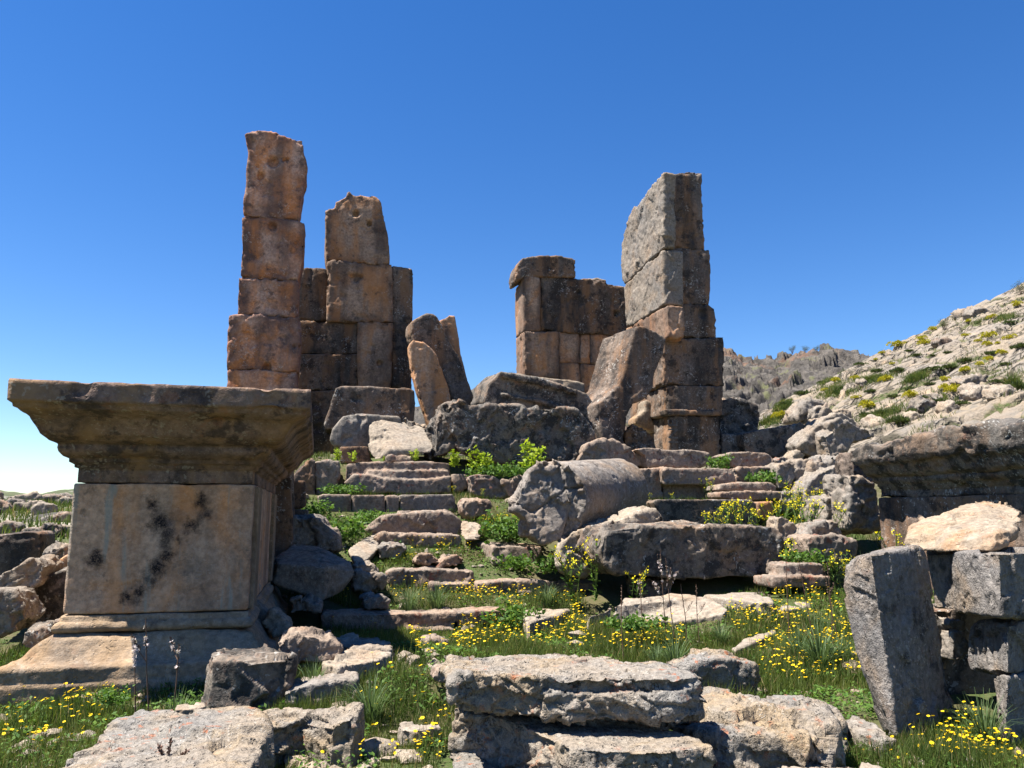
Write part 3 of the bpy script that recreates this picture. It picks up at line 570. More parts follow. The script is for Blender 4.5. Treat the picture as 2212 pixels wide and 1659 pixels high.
stone('boulder', 'light flat boulder at the right edge of the rubble heap', 'boulder', 'pale', [('c6', 'F', [(815, 960), (850, 935), (935, 960), (940, 1010), (860, 1010)], 21.8, .8)])
stone('boulder', 'small boulder at the foot of the rubble heap beside the dark square blocks', 'boulder', 'grey', [('c6', 'F', [(530, 1065), (580, 1030), (640, 1050), (662, 1080), (610, 1150), (545, 1150)], 20.5, .7)])
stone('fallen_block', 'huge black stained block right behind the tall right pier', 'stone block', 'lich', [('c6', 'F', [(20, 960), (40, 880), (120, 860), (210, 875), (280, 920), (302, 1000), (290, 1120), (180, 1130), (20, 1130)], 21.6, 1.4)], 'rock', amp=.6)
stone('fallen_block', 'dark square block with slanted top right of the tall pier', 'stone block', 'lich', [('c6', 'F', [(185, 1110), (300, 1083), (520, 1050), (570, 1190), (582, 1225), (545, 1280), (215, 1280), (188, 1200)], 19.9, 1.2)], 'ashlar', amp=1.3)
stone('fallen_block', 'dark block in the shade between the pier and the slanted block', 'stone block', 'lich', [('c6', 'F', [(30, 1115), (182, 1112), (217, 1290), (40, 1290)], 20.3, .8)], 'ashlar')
stone('rubble_stone', 'small light stone beside the slanted dark block', 'stone', 'pale', [('c6', 'F', [(520, 1275), (560, 1225), (612, 1250), (625, 1300), (525, 1310)], 18.6, .5)], 'worn')
# right of the long block
stone('rubble_stone', 'upright pale slab behind the mustard flowers, right of the long lichened block', 'stone slab', 'pale', [('c9', 'F', [(262, 200), (270, 140), (300, 125), (350, 150), (405, 210), (430, 300), (430, 400), (290, 400)], 11.9, .35)], amp=.7)
stone('rubble_stone', 'grey peaked stone on top of the low block right of the mustard flowers', 'stone', 'grey', [('c9', 'F', [(435, 245), (480, 190), (560, 160), (600, 152), (650, 170), (668, 250), (560, 270)], 11.6, .5)])
stone('fallen_block', 'low block with a rounded dark end, supporting the grey peaked stone', 'stone block', 'step', [('c9', 'F', [(445, 260), (520, 245), (640, 243), (735, 270), (752, 330), (720, 400), (560, 425), (470, 420)], 11.2, .6)], 'worn', amp=.9)
step('pale double ledge of the lowest step seen right of the long lichened block', [('c9', 'F', [(300, 425), (380, 415), (545, 420), (552, 500), (300, 500)], 10.7, .5), ('c9', 'F', [(235, 502), (400, 495), (590, 495), (592, 560), (240, 560)], 10.5, .6)], amp=.6, smooth=1)
stone('fallen_slab', 'big sunlit sloping slab among the tall brown flower stalks', 'stone slab', 'pale',
      [('c5', 'T', [(505, 1490, .13), (540, 1430, .25), (640, 1390, .3), (720, 1360, .34), (780, 1300, .42), (900, 1300, .43), (1100, 1270, .46), (1250, 1280, .46), (1330, 1300, .43), (1430, 1340, .38), (1500, 1375, .34), (1470, 1410, .29), (1340, 1440, .22), (1150, 1465, .18), (900, 1475, .14), (680, 1490, .1), (600, 1520, .06)], .3, -.12)], 'hewn', amp=.7, smooth=1)
stone('fallen_slab', 'flat pale slab just behind the right end of the big sloping slab', 'stone slab', 'pale', [('c5', 'T', [(1330, 1295), (1480, 1280), (1700, 1275), (1780, 1300), (1815, 1340), (1720, 1340), (1500, 1315)], .42, .0)], 'hewn', amp=.6)
stone('fallen_slab', 'thin low slab in grass right of the big sloping slab', 'stone slab', 'pale', [('c5', 'T', [(1540, 1405), (1600, 1385), (1810, 1385), (1818, 1402), (1700, 1415)], .26, -.1)], 'rock', amp=.5)
stone('fallen_slab', 'long thin pale slab nearest the tilted standing stone, in the flowers', 'stone slab', 'pale', [('c5', 'T', [(1830, 1385), (1870, 1350), (2000, 1340), (2090, 1320), (2135, 1335), (2060, 1368), (1900, 1395)], .32, -.1)], 'rock', amp=.5)
stone('fallen_slab', 'narrow pale slab half buried in the flower meadow left of the strap leaved clump', 'stone slab', 'pale', [('c9', 'T', [(-10, 930), (60, 885), (150, 845), (250, 815), (260, 835), (150, 885), (10, 945)], .12, -.1)], 'worn', amp=.3)
# ---- foreground left
stone('boulder', 'square brown pitted boulder with bright top beside the pedestal base', 'boulder', 'lich',
      [('c7', 'T', [(1030, 468), (1050, 445), (1120, 415), (1300, 405), (1400, 420), (1470, 442), (1440, 470), (1330, 482), (1180, 488), (1060, 488)], .52, .0, {'flare': 1.06})], 'hewn', amp=1., smooth=3)
stone('boulder', 'pale humped boulder behind the square brown boulder', 'boulder', 'step', [('c7', 'F', [(1375, 410), (1440, 355), (1560, 360), (1620, 385), (1650, 370), (1712, 430), (1650, 500), (1490, 500), (1400, 470)], 6.95, .4)], 'rock', amp=.7)
stone('fallen_slab', 'flat pale slab in the grass right of the humped boulder', 'stone slab', 'pale', [('c7', 'T', [(1600, 490), (1640, 470), (1760, 425), (1900, 440), (1955, 448), (1890, 478), (1740, 502), (1690, 515)], .42, .2)], 'rock', amp=.5)
stone('fallen_slab', 'grey slab half in shadow behind the flat pale slab', 'stone slab', 'grey', [('c7', 'T', [(1640, 388), (1720, 360), (1890, 355), (1950, 385), (1955, 428), (1760, 425)], .44, .2)], 'rock', amp=.5)
stone('fallen_block', 'low dark edged block between the brown boulder and the grass tuft', 'stone block', 'grey', [('c7', 'F', [(1412, 655), (1440, 630), (1560, 602), (1788, 577), (1788, 620), (1755, 700), (1600, 715), (1420, 715)], 6.3, .35)], 'rock', amp=.6)
stone('boulder', 'broad flat topped boulder in the near left corner of the photo', 'boulder', 'fore',
      [('c7', 'T', [(240, 1040), (480, 880), (500, 840), (560, 780), (700, 725), (860, 725), (960, 740), (1140, 722), (1290, 740), (1318, 800), (1305, 900), (1255, 1010), (1200, 1150), (900, 1250), (240, 1200)], .40, -.1, {'flare': 1.05})], 'rock', amp=.36, smooth=3)
stone('boulder', 'rough boulder with pale top right behind the broad near left boulder', 'boulder', 'fore',
      [('c7', 'T', [(1310, 742, .32), (1440, 715, .34), (1640, 712, .37), (1815, 697, .40), (1750, 775, .35), (1650, 805, .32), (1500, 800, .29), (1350, 835, .29)], .2, -.12, {'flare': 1.08})], 'rock', amp=.6, smooth=2)
stone('rubble_stone', 'flat little white stone in the grass left of the near layered rock', 'stone', 'pale', [('c7', 'T', [(1980, 812), (2010, 795), (2190, 800), (2200, 815), (2100, 830), (2000, 832)], .2, .0)], amp=.6)
stone('rubble_stone', 'flat stone sunk in grass at the foot of the square brown boulder', 'stone', 'pale', [('c7', 'T', [(880, 705), (1020, 690), (1020, 720), (880, 728)], .3, .1)], amp=.5)
stone('rubble_stone', 'small brown stone left of the top of the near layered rock', 'stone', 'step', [('c8', 'F', [(145, 740), (170, 690), (260, 680), (305, 700), (295, 770), (160, 775)], 6.3, .2)], amp=.7)
stone('rubble_stone', 'pale stone among flowers behind the near layered rock', 'stone', 'step', [('c8', 'F', [(75, 565), (110, 500), (170, 488), (250, 510), (235, 575), (100, 590)], 8.3, .3)], amp=.7)
# ---- foreground centre
stone('layered_rock', 'upper slab of the near layered rock with crumbling pitted front and orange lichen', 'rock', 'fore',
      [('c8', 'T', [(330, 705), (370, 650), (480, 605), (600, 595), (900, 580), (1150, 600), (1330, 615), (1420, 650), (1650, 660), (1780, 685), (1860, 730), (1700, 750), (1400, 745), (1000, 745), (700, 730), (450, 715)], .68, .46),
       ('c8', 'F', [(275, 765), (330, 705), (450, 712), (700, 725), (1000, 738), (1400, 738), (1700, 743), (1850, 728), (1910, 752), (1925, 830), (1900, 890), (1895, 990), (1700, 1020), (1560, 1005), (1490, 1000), (1480, 1105), (1300, 1075), (1000, 1050), (900, 1015), (700, 1000), (480, 955), (330, 905), (282, 875)], 4.62, .6, {'bs': .95}),
       ('c8', 'F', [(1440, 960), (1870, 960), (1850, 1070), (1700, 1110), (1480, 1150)], 4.85, .45)], 'layer', amp=.62, smooth=2)
stone('layered_rock', 'lower slab of the near layered rock, stepping forward under the crumbling one', 'rock', 'fore',
      [('c8', 'T', [(285, 938), (480, 968), (700, 1038), (900, 1130), (1050, 1205), (1320, 1218), (1600, 1228), (1945, 1188), (1860, 1115), (1500, 1040), (1000, 960), (500, 890)], .385, .04, {'flare': 1.02})], 'layer', amp=.5, smooth=2)
stone('layered_rock', 'lowest broken slab at the bottom left of the near layered rock', 'rock', 'fore', [('c8', 'T', [(290, 1235), (340, 1205), (430, 1235), (560, 1300), (640, 1360), (900, 1500), (500, 1500), (290, 1400)], .14, -.2)], 'layer', amp=.4)
stone('rubble_stone', 'pinkish pebble lying on top of the near layered rock', 'stone', 'step', [('c8', 'F', [(1070, 640), (1150, 612), (1158, 640), (1140, 652), (1075, 652)], 4.95, .06)], amp=.3)
for lab, pts in (('yellowish chunk wedged under the right end of the crumbling slab', [(1535, 1095), (1630, 1100), (1640, 1130), (1600, 1155), (1540, 1140)]),
                 ('small white chip on the ledge left of the yellowish chunk', [(1460, 1110), (1530, 1105), (1535, 1140), (1470, 1145)]),
                 ('flat chip stuck in the crumbling front of the near layered rock', [(1605, 895), (1670, 885), (1680, 905), (1610, 920)])):
    stone('rubble_stone', lab, 'stone', 'pale', [('c8', 'F', pts, 4.5, .12)], amp=.3)
stone('boulder', 'grey flat topped boulder right behind the near layered rock', 'boulder', 'fore', [('p', 'F', [(1476, 1448), (1525, 1425), (1590, 1424), (1635, 1437), (1642, 1465), (1632, 1510), (1580, 1515), (1530, 1505), (1500, 1480)], 6.4, .45)], 'rock', amp=.7)
stone('boulder', 'big pitted boulder with tan top, right of the near layered rock', 'boulder', 'fore',
      [('p', 'T', [(1450, 1565, .28), (1515, 1510, .32), (1545, 1493, .33), (1600, 1500, .34), (1680, 1517, .34), (1770, 1535, .32), (1797, 1570, .28), (1780, 1605, .26), (1700, 1592, .27), (1600, 1590, .27), (1500, 1585, .26)], .3, -.12, {'flare': 1.06})], 'rock', amp=.7, smooth=2)
stone('rubble_stone', 'long grey stone at the far right side of the big pitted boulder', 'stone', 'fore', [('p', 'T', [(1665, 1508), (1700, 1500), (1780, 1520), (1812, 1535), (1822, 1560), (1760, 1552), (1690, 1528)], .2, -.1)], amp=.6)
stone('rubble_stone', 'small ridge of stone at the foot of the tilted standing stone', 'stone', 'fore', [('p', 'T', [(1820, 1562), (1840, 1545), (1870, 1552), (1905, 1575), (1938, 1597), (1900, 1600), (1850, 1582)], .12, -.1)], amp=.6)
stone('boulder', 'pale stone edge at the bottom of the photo right of the big pitted boulder', 'boulder', 'pale', [('p', 'T', [(1660, 1660), (1720, 1650), (1830, 1645), (1905, 1660), (1930, 1720), (1660, 1740)], .16, -.1)], amp=.5)
# ---- right foreground
stone('standing_stone', 'tilted rectangular standing stone with one sunlit and one black shaded face', 'standing stone', 'bluegrey',
      [('c9', 'H', [(740, 380, 5.5), (690, 430, 5.55), (670, 560, 5.55), (735, 950, 5.5), (850, 1250, 5.45), (900, 1450, 5.4), (835, 362, 5.22), (900, 800, 5.2), (990, 1470, 5.12), (1120, 318, 5.5), (1145, 335, 5.5), (1168, 390, 5.5), (1210, 690, 5.5), (1320, 1200, 5.45), (1385, 1470, 5.45), (960, 328, 5.75), (1000, 1450, 5.8)])], 'hewn', amp=.55, smooth=2)
stone('wall_block', 'big grey block of the right wall, right behind the tilted standing stone', 'stone block', 'bluegrey',
      [('c9', 'H', [(1150, 345, 6.0), (1190, 500, 6.0), (1215, 690, 5.95), (1610, 352, 4.9), (1625, 742, 4.9), (1990, 345, 5.0), (1990, 740, 5.0), (1300, 335, 6.3), (1900, 335, 6.2), (1900, 700, 6.2)])], 'hewn', amp=.6, smooth=2)
stone('boulder', 'orange topped rough boulder resting on the big grey wall block', 'boulder', 'ochre',
      [('c9', 'H', [(1050, 305, 6.0), (1100, 340, 5.8), (1560, 345, 5.2), (1660, 310, 5.2), (1080, 200, 6.2), (1270, 130, 6.4), (1380, 70, 6.5), (1450, 38, 6.5), (1550, 45, 6.5), (1680, 65, 6.3), (1765, 108, 6.0), (1700, 225, 5.3), (1600, 225, 5.2), (1300, 225, 5.7), (1160, 190, 6.1)])], 'rock', amp=.45, smooth=1)
stone('wall_block', 'square pitted block in the right wall under the big grey block', 'stone block', 'bluegrey', [('c9', 'H', [(1440, 830, 5.7), (1500, 780, 5.6), (1660, 790, 4.95), (1665, 1085, 4.95), (1450, 1055, 5.65), (1435, 950, 5.7), (1850, 780, 5.1), (1850, 1085, 5.1), (1700, 780, 5.8), (1700, 1080, 5.8)])], 'hewn', amp=.7)
stone('wall_block', 'bottom block of the right wall at the right edge, standing in grass', 'stone block', 'bluegrey', [('c9', 'H', [(1560, 1095, 5.3), (1660, 1098, 4.95), (1650, 1500, 4.9), (1680, 1640, 4.9), (1600, 1640, 5.3), (1900, 1090, 5.05), (1900, 1640, 5.05), (1750, 1090, 5.8)])], 'hewn', amp=.7)
stone('wall_stone', 'tiny filler stone directly under the big grey wall block', 'stone', 'grey', [('c9', 'F', [(1308, 792), (1340, 762), (1412, 768), (1414, 822), (1350, 834)], 5.95, .3)], amp=.5)
stone('wall_stone', 'upright filler stone below the tiny filler in the right wall', 'stone', 'grey', [('c9', 'F', [(1335, 830), (1405, 832), (1425, 900), (1410, 1010), (1335, 1010)], 5.9, .3)], amp=.5)
stone('wall_stone', 'slanting slab stone between the standing stone and the fillers of the right wall', 'stone', 'bluegrey', [('c9', 'F', [(1200, 705), (1240, 715), (1330, 820), (1335, 950), (1300, 1060), (1230, 1060)], 6.05, .35)], amp=.5)
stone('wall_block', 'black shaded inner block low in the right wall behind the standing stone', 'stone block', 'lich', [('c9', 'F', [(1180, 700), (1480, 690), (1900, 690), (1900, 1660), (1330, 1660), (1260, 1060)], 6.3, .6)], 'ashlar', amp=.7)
# ---- left background
stone('wall_block', 'brown squared wall stub at the left edge, in the distance', 'stone block', 'darkw', [('c10', 'F', [(-80, 470), (150, 438), (300, 435), (325, 460), (332, 690), (320, 900), (-80, 900)], 14.0, .8)], 'ashlar')
stone('fallen_slab', 'grooved grey slab sloping down at the left edge', 'stone slab', 'grey', [('c10', 'F', [(-80, 820), (0, 780), (200, 690), (230, 665), (310, 670), (365, 720), (320, 860), (200, 900), (150, 1060), (-80, 1060)], 10.4, .8)], 'rock', amp=.6)
stone('fallen_block', 'dark block with bright top left of the pedestal shaft', 'stone block', 'lich', [('c10', 'F', [(195, 835), (370, 800), (560, 738), (600, 760), (600, 1130), (350, 1260), (230, 1260), (200, 1000)], 10.7, .9, {'sh': (-.05, .05)})], 'ashlar', amp=1.4)
stone('boulder', 'pale boulder at the left edge below the grooved slab', 'boulder', 'grey', [('c10', 'F', [(-80, 930), (110, 930), (190, 1080), (212, 1150), (100, 1230), (0, 1290), (-80, 1290)], 9.7, .7)], 'rock', amp=.8)
stone('rubble_stone', 'rounded stone heap top between the wall stub and the pedestal', 'stone', 'grey', [('c10', 'F', [(330, 610), (430, 560), (580, 560), (565, 640), (490, 720), (430, 740), (335, 700)], 13.0, .7)])
stone('rubble_stone', 'square brown stone touching the left edge of the pedestal shaft', 'stone', 'warm', [('c10', 'F', [(480, 660), (560, 610), (570, 780), (470, 780)], 12.6, .5)], 'ashlar')
stone('rubble_stone', 'dark pitted stone on the left end of the pedestal base', 'stone', 'lich', [('c10', 'F', [(178, 1380), (190, 1250), (350, 1215), (440, 1240), (410, 1320), (300, 1400)], 8.6, .4)])
stone('rubble_stone', 'pinkish rough stone behind the dark pitted stone by the pedestal', 'stone', 'step', [('c10', 'F', [(345, 1200), (500, 1150), (535, 1180), (510, 1260), (420, 1270)], 8.9, .3)])
# ---- loose rubble: left slope, and below the hillside
for i in range(42):
    px = random.uniform(-60, 200); D = random.uniform(15, 44); x = (px-1106)/FPX*D
    z = float(ground_z(x, D)); s = random.uniform(.25, .8)*(D/26)**.5
    pts = [(px+math.cos(k*.9)*s*random.uniform(.7, 1.25)*FPX/D*.62, 0) for k in range(7)]
    cz = 829.5-FPX*math.tan(math.atan2(z+s*.25-EYE, D)-PITCH)
    pts = [(pts[k][0], cz-math.sin(k*.9)*s*random.uniform(.6, 1.2)*FPX/D*.42) for k in range(7)]
    stone('rubble_stone', 'grey rubble stone scattered on the slope left of the pedestal', 'stone', random.choice(['grey', 'pale', 'lich', 'step']), [('p', 'F', pts, D*CA-x*SA, s*.9)], 'rock', None, 'rubble on the left slope', .8)

flush_stones()
print('stones', time.time()-T0)
# ------------------------------------------------------------------ moulded pedestals (profile swept round a footprint)
def sweep(name, parent, rect, sc, prof, mat, step=.035, rough=.006, chip=.05, seed=0., loc=None, topcut=None, closed=True):
    u0, u1, v0, v1 = rect; sL, sF, sR, sB = sc
    pr = []
    for (o0, z0), (o1, z1) in zip(prof[:-1], prof[1:]):
        k = max(1, int(math.hypot(o1-o0, z1-z0)/(step*.6)))
        for i in range(k): pr.append((o0+(o1-o0)*i/k, z0+(z1-z0)*i/k))
    pr.append(prof[-1])
    nu = max(2, int((u1-u0+.5)/step)); nv = max(2, int((v1-v0+.5)/step))
    fr = [(0, i/nu) for i in range(nu)]+[(1, i/nv) for i in range(nv)]+[(2, i/nu) for i in range(nu)]+[(3, i/nv) for i in range(nv)]
    V = []
    for o, z in pr:
        a, b, c, d = u0-o*sL, u1+o*sR, v0-o*sF, v1+o*sB
        if o < -.1:                              # caps: draw in to the middle line
            m = (u0+u1)/2; a = min(a, m); b = max(b, m); c = v0-o*sF; d = v1+o*sB
        for s, f in fr:
            if s == 0: p = (a+(b-a)*f, c)
            elif s == 1: p = (b, c+(d-c)*f)
            elif s == 2: p = (b+(a-b)*f, d)
            else: p = (a, d+(c-d)*f)
            V.append((p[0], p[1], z))
    V = np.array(V); N = len(fr); M = len(pr)
    j, i = np.meshgrid(np.arange(M-1), np.arange(N), indexing='ij'); i2 = (i+1) % N
    Fq = np.stack([j*N+i, j*N+i2, (j+1)*N+i2, (j+1)*N+i], -1).reshape(-1, 4)
    if prof[0][1] > prof[-1][1]: Fq = Fq[:, ::-1]
    X = np.stack([V[:, 0]*CA-V[:, 1]*SA, V[:, 0]*SA+V[:, 1]*CA, V[:, 2]], -1)
    if topcut: X[:, 2] = topcut(V, X)
    me = mesh_np(name, X-np.array(loc), Fq); n = get_n(me)
    q = X+seed
    d = fbm(q*1.6, 3)*rough*1.5+fbm(q*6, 3)*rough-np.maximum(0, fbm(q*2.6+4, 3)-.38)*chip-np.maximum(0, perlin(q*10)-.4)*chip*.3
    set_v(me, X-np.array(loc)+n*d[:, None])
    return link(name, me, MAT[mat] if isinstance(mat, str) else mat, parent)

def pcrop(c, x, y, V): return PV(*px_of(c, x, y), V)
loc = W(-1.3, 7.7, 0.0)
ped = empty('pedestal', loc, 'large moulded stone pedestal with flaring cornice and black soot stains on its face', 'pedestal')
CORN = [(-.73, 2.63), (.40, 2.645), (.475, 2.64), (.48, 2.62), (.48, 2.475), (.45, 2.455), (.445, 2.43), (.40, 2.405), (.345, 2.37), (.305, 2.31), (.27, 2.25), (.21, 2.205), (.155, 2.185), (.15, 2.175), (.155, 2.15), (.145, 2.12), (.11, 2.085), (.07, 2.068), (.068, 2.04), (.03, 2.02), (.028, 1.995), (0., 1.985), (0., 1.865), (-.4, 1.86)]
sooty = []
for x, y, r, s in ((990, 945, 34, 1), (1005, 1010, 26, .7), (1300, 930, 40, 1), (1320, 1010, 32, .9), (1240, 1085, 42, 1), (1285, 1050, 26, .7), (1035, 1075, 52, 1), (1085, 1150, 46, .9), (1075, 1210, 34, .8), (1170, 1178, 26, .8), (1150, 1040, 40, .35), (1078, 1275, 38, 1), (1015, 1345, 48, 1), (975, 1440, 30, .7), (895, 1515, 38, 1), (825, 1550, 34, 1), (870, 1570, 30, .7), (620, 1295, 40, 1), (785, 1105, 18, .6), (1275, 700, 22, .7), (1070, 712, 24, .5)):
    p = pcrop('c1', x, y, 7.63)-loc; sooty.append((p.x, p.y, p.z, r/760., s))
MAT['podshaft'] = stone_mat('sooty_limestone', (.58, .36, .235), (.58, .41, .30), (.60, .25, .08), .7, .3, (.10, .075, .06), .6, .15, (.42, .37, .32), 0, soot=sooty, teal=.6, sc=1.2, bstr=.5, gain=.98)
MAT['podbase'] = stone_mat('base_limestone', (.44, .33, .23), (.38, .29, .21), (.36, .22, .10), .5, .25, (.06, .05, .045), .35, .2, (.48, .43, .37), .1)
R0 = (-2.05, -.59, 7.65, 11.9); SCL = (.70, 1.67, 1.04, 1.)
sweep('cornice', ped, R0, SCL, CORN, 'podt', .03, .004, .08, 1.3, loc)
SHAFT = sweep('shaft', ped, R0, (1, 1, 1, 1), [(-.5, 1.862), (.012, 1.858), (.02, 1.845), (.02, .76), (.012, .745), (-.5, .742)], 'podshaft', .03, .004, .075, 5.1, loc)
sweep('base_moulding', ped, R0, (.8, .8, .75, .6), [(-.5, .738), (.03, .735), (.04, .72), (.04, .69), (.075, .675), (.10, .65), (.10, .625), (.07, .60), (-.5, .597)], 'podbase', .03, .005, .03, 2.2, loc)
sweep('plinth', ped, R0, (.95, .80, .62, .4), [(-.5, .594), (.05, .592), (.075, .585), (.14, .55), (.20, .49), (.25, .435), (.31, .395), (.39, .372), (.41, .36), (.41, .25), (.435, .235), (.44, .10), (.42, .09), (.42, -.2), (-.4, -.2)], 'podbase', .035, .008, .05, 3.7, loc)
# pilaster strip on the flank of the shaft
def flank_box(name, u0, u1, v0, v1, z0, z1, mat):
    me = bpy.data.meshes.new(name); bm = bmesh.new(); bmesh.ops.create_cube(bm, size=1)
    for vv in bm.verts:
        vv.co = W(u0 if vv.co.x < 0 else u1, v0 if vv.co.y < 0 else v1, z0 if vv.co.z < 0 else z1)-loc
    bmesh.ops.bevel(bm, geom=bm.edges[:], offset=.006, segments=1, affect='EDGES'); bm.to_mesh(me); bm.free()
    return link(name, me, MAT[mat], SHAFT)
flank_box('pilaster', -.60, -.53, 7.72, 8.15, .75, 1.84, 'podbase')
flank_box('pilaster', -.60, -.53, 10.6, 11.15, .75, 1.84, 'podbase')
ped.scale = (1.07,)*3; ped.location = Vector((0, 0, EYE))+(loc-Vector((0, 0, EYE)))*1.07
# the matching pedestal on the right, half ruined
loc2 = W(10.4, 8.6, 0.)
ped2 = empty('pedestal', loc2, 'dark ruined pedestal with overhanging cornice and ragged top at the right edge', 'pedestal')
def cut(V, X):
    z = X[:, 2].copy(); v = V[:, 1]
    e = .10*fbm(np.stack([V[:, 0]*1.2, v*1.3, v*0+4.], -1), 3)+.05*perlin(np.stack([V[:, 0]*5, v*5, v*0], -1))
    top = 2.80-.10*sstep(9.5, 11.9, v)+e+.10*sstep(8.2, 7.2, v)
    return np.where(z > 2.45, 2.45+(z-2.45)*(top-2.45)/.19, z)
sweep('cornice', ped2, (9.35, 11.5, 5.4, 11.75), (1., 1., 1., .12), [(o, z) for o, z in CORN], 'lich', .045, .022, .22, 7.7, loc2, cut)
sweep('shaft', ped2, (9.35, 11.5, 5.4, 11.75), (1, 1, 1, .4), [(-.5, 1.862), (.012, 1.858), (.03, 1.845), (.03, .0), (-.5, -.1)], 'darkw', .05, .008, .05, 5.1, loc2)
# crude carved letters at the foot of the right pier, reading upwards
cu = bpy.data.curves.new('inscription', 'FONT'); cu.body = 'INE'; cu.size = .42; cu.extrude = .004; cu.space_character = 1.08
to = bpy.data.objects.new('tmp', cu); COL.objects.link(to); bpy.context.view_layer.update()
me = bpy.data.meshes.new_from_object(to.evaluated_get(bpy.context.evaluated_depsgraph_get())); bpy.data.objects.remove(to)
p0 = pcrop('c3', 1083, 1568, 19.86)
Mx = Matrix((( 0, -CA, -SA, p0.x), (0, -SA, CA, p0.y), (1, 0, 0, p0.z), (0, 0, 0, 1)))
Mx = Matrix(((0, -CA, SA, p0.x), (0, -SA, -CA, p0.y), (1, 0, 0, p0.z), (0, 0, 0, 1)))
me.transform(Matrix.Translation(-PIER.location) @ Mx)
link('inscription', me, stone_mat('letter_grey', (.22, .20, .18), (.15, .135, .12), dark=.5, pale=0, bstr=.2), PIER)

# ------------------------------------------------------------------ ground, hills
def polar_grid(rs, ths):
    r, t = np.meshgrid(rs, ths, indexing='ij'); return r*np.sin(t), r*np.cos(t)
def grid_faces(a, b, wrap=False):
    j, i = np.meshgrid(np.arange(a-1), np.arange(b if wrap else b-1), indexing='ij'); i2 = (i+1) % b
    return np.stack([j*b+i, (j+1)*b+i, (j+1)*b+i2, j*b+i2], -1).reshape(-1, 4)[:, ::-1]
def color_attr(me, name, val):
    at = me.attributes.new(name, 'FLOAT', 'POINT'); at.data.foreach_set('value', np.asarray(val, dtype=np.float32))
rs = np.concatenate([[.02], np.geomspace(.8, 60, 330), np.geomspace(64, 2600, 40)])
ths = np.concatenate([np.linspace(-R(50), R(50), 420), np.linspace(R(52), R(308), 90)])
gx, gy = polar_grid(rs, ths); gz = ground_z(gx, gy)
gz = np.where(np.hypot(gx, gy) > 200, gz-2, gz)
gm = mesh_np('ground', np.stack([gx, gy, gz], -1).reshape(-1, 3), grid_faces(len(rs), len(ths), True))
m = NT('meadow_soil'); v, _ = m.coords(False)
n1 = m.noise(v, 1.3, 6, .6); n2 = m.noise(v, 14, 6, .7); n3 = m.noise(v, 60, 4, .7)
col = m.mix(m.ss(n1, .40, .60), (.075, .068, .030), (.045, .07, .018)); col = m.mix(m.ss(n2, .46, .70), col, (.10, .085, .05)); col = m.mix(m.ss(n3, .64, .74, 0, .5), col, (.24, .21, .16))
far = m.vmath('LENGTH', v); col = m.mix(m.math('MULTIPLY', m.ss(m.noise(v, .35, 6, .65), .45, .60), m.ss(far, 18., 26.)), col, m.mix(m.ss(n2, .4, .6), (.20, .18, .14), (.34, .31, .27)))
m.surf(col, .95, m.math('ADD', n2, m.math('MULTIPLY', n3, .5)), .8, .03)
g = link('ground', gm, m.m); tag(g, kind='structure')

# pale smooth rock slope on the right
HX, HY, HC = .347, .184, -5.57
E1 = Vector((.858, .514)); E2 = Vector((.514, -.858))       # along the crest, and down towards us
ss_ = np.arange(-34, 62, .15); tt_ = np.arange(-14, 46, .15)
S2, T2 = np.meshgrid(ss_, tt_, indexing='ij')
hx = 14.1+S2*E1.x+T2*E2.x; hy = 45+S2*E1.y+T2*E2.y
def hill_plane(x, y): return HX*x+HY*y+HC
hz = hill_plane(hx, hy)
b = np.maximum(0, -T2+.8); hz -= .55*b+.06*b*b
flat = np.stack([S2.ravel(), T2.ravel(), S2.ravel()*0], -1)
q = flat.copy(); ang = R(-12); q0 = flat[:, 0]*math.cos(ang)-flat[:, 1]*math.sin(ang); q1 = flat[:, 0]*math.sin(ang)+flat[:, 1]*math.cos(ang)
wob = fbm(flat*.25, 3)
qq = np.stack([q0*.17+wob*.25, q1*.55+wob*.5, q0*0+2.], -1)
f1, f2, cid = voronoi(qq); g1, g2, gid = voronoi(np.stack([q0*.55, q1*1.5+wob, q0*0+7.], -1))
crk = sstep(.12, .03, f2-f1); crk2 = sstep(.12, .02, g2-g1)*sstep(-.1, .35, fbm(flat*.13+3, 3))
big = fbm(flat*.07+1.7, 3)
patch = sstep(.05, .45, fbm(flat*.16+11, 4)+.12*big)
dz = facets(qq, .5)*.20+facets(np.stack([q0*.6, q1*1.7+wob, q0*0+4.], -1), .7)*.06-crk*.34-crk2*.2+big*.35+facets(np.stack([q0*1.8, q1*4.+wob, q0*0+4.], -1), .7)*.025+fbm(flat*3., 2)*.012
hz += dz.reshape(hz.shape)
hm = mesh_np('rock_hillside', np.stack([hx, hy, hz], -1).reshape(-1, 3), grid_faces(len(ss_), len(tt_))[:, ::-1])
veg = np.clip(crk*sstep(-.35, .1, fbm(flat*.3+5, 3))+crk2*.9*sstep(-.1, .3, fbm(flat*.35+15, 3)), 0, 1); color_attr(hm, 'veg', veg)
m = NT('pale_hill_rock'); v, _ = m.coords(False)
n1 = m.noise(v, .22, 6, .6); n2 = m.noise(v, 1.6, 8, .68); n3 = m.noise(v, 7, 6, .7)
col = m.mix(m.ss(n1, .4, .62), (.245, .20, .15), (.22, .19, .16)); col = m.mix(m.ss(n2, .46, .68, 0, .8), col, (.15, .14, .125)); col = m.mix(m.ss(n3, .56, .74, 0, .5), col, (.33, .29, .24))
col = m.mix(m.ss(m.noise(v, .5, 5, .6), .6, .72, 0, .45), col, (.50, .33, .20))
at = m.n('ShaderNodeAttribute', attribute_name='veg').outputs['Fac']
col = m.mix(m.ss(at, .25, .6), col, m.mix(m.ss(n3, .4, .6), (.06, .085, .025), (.13, .11, .07)))
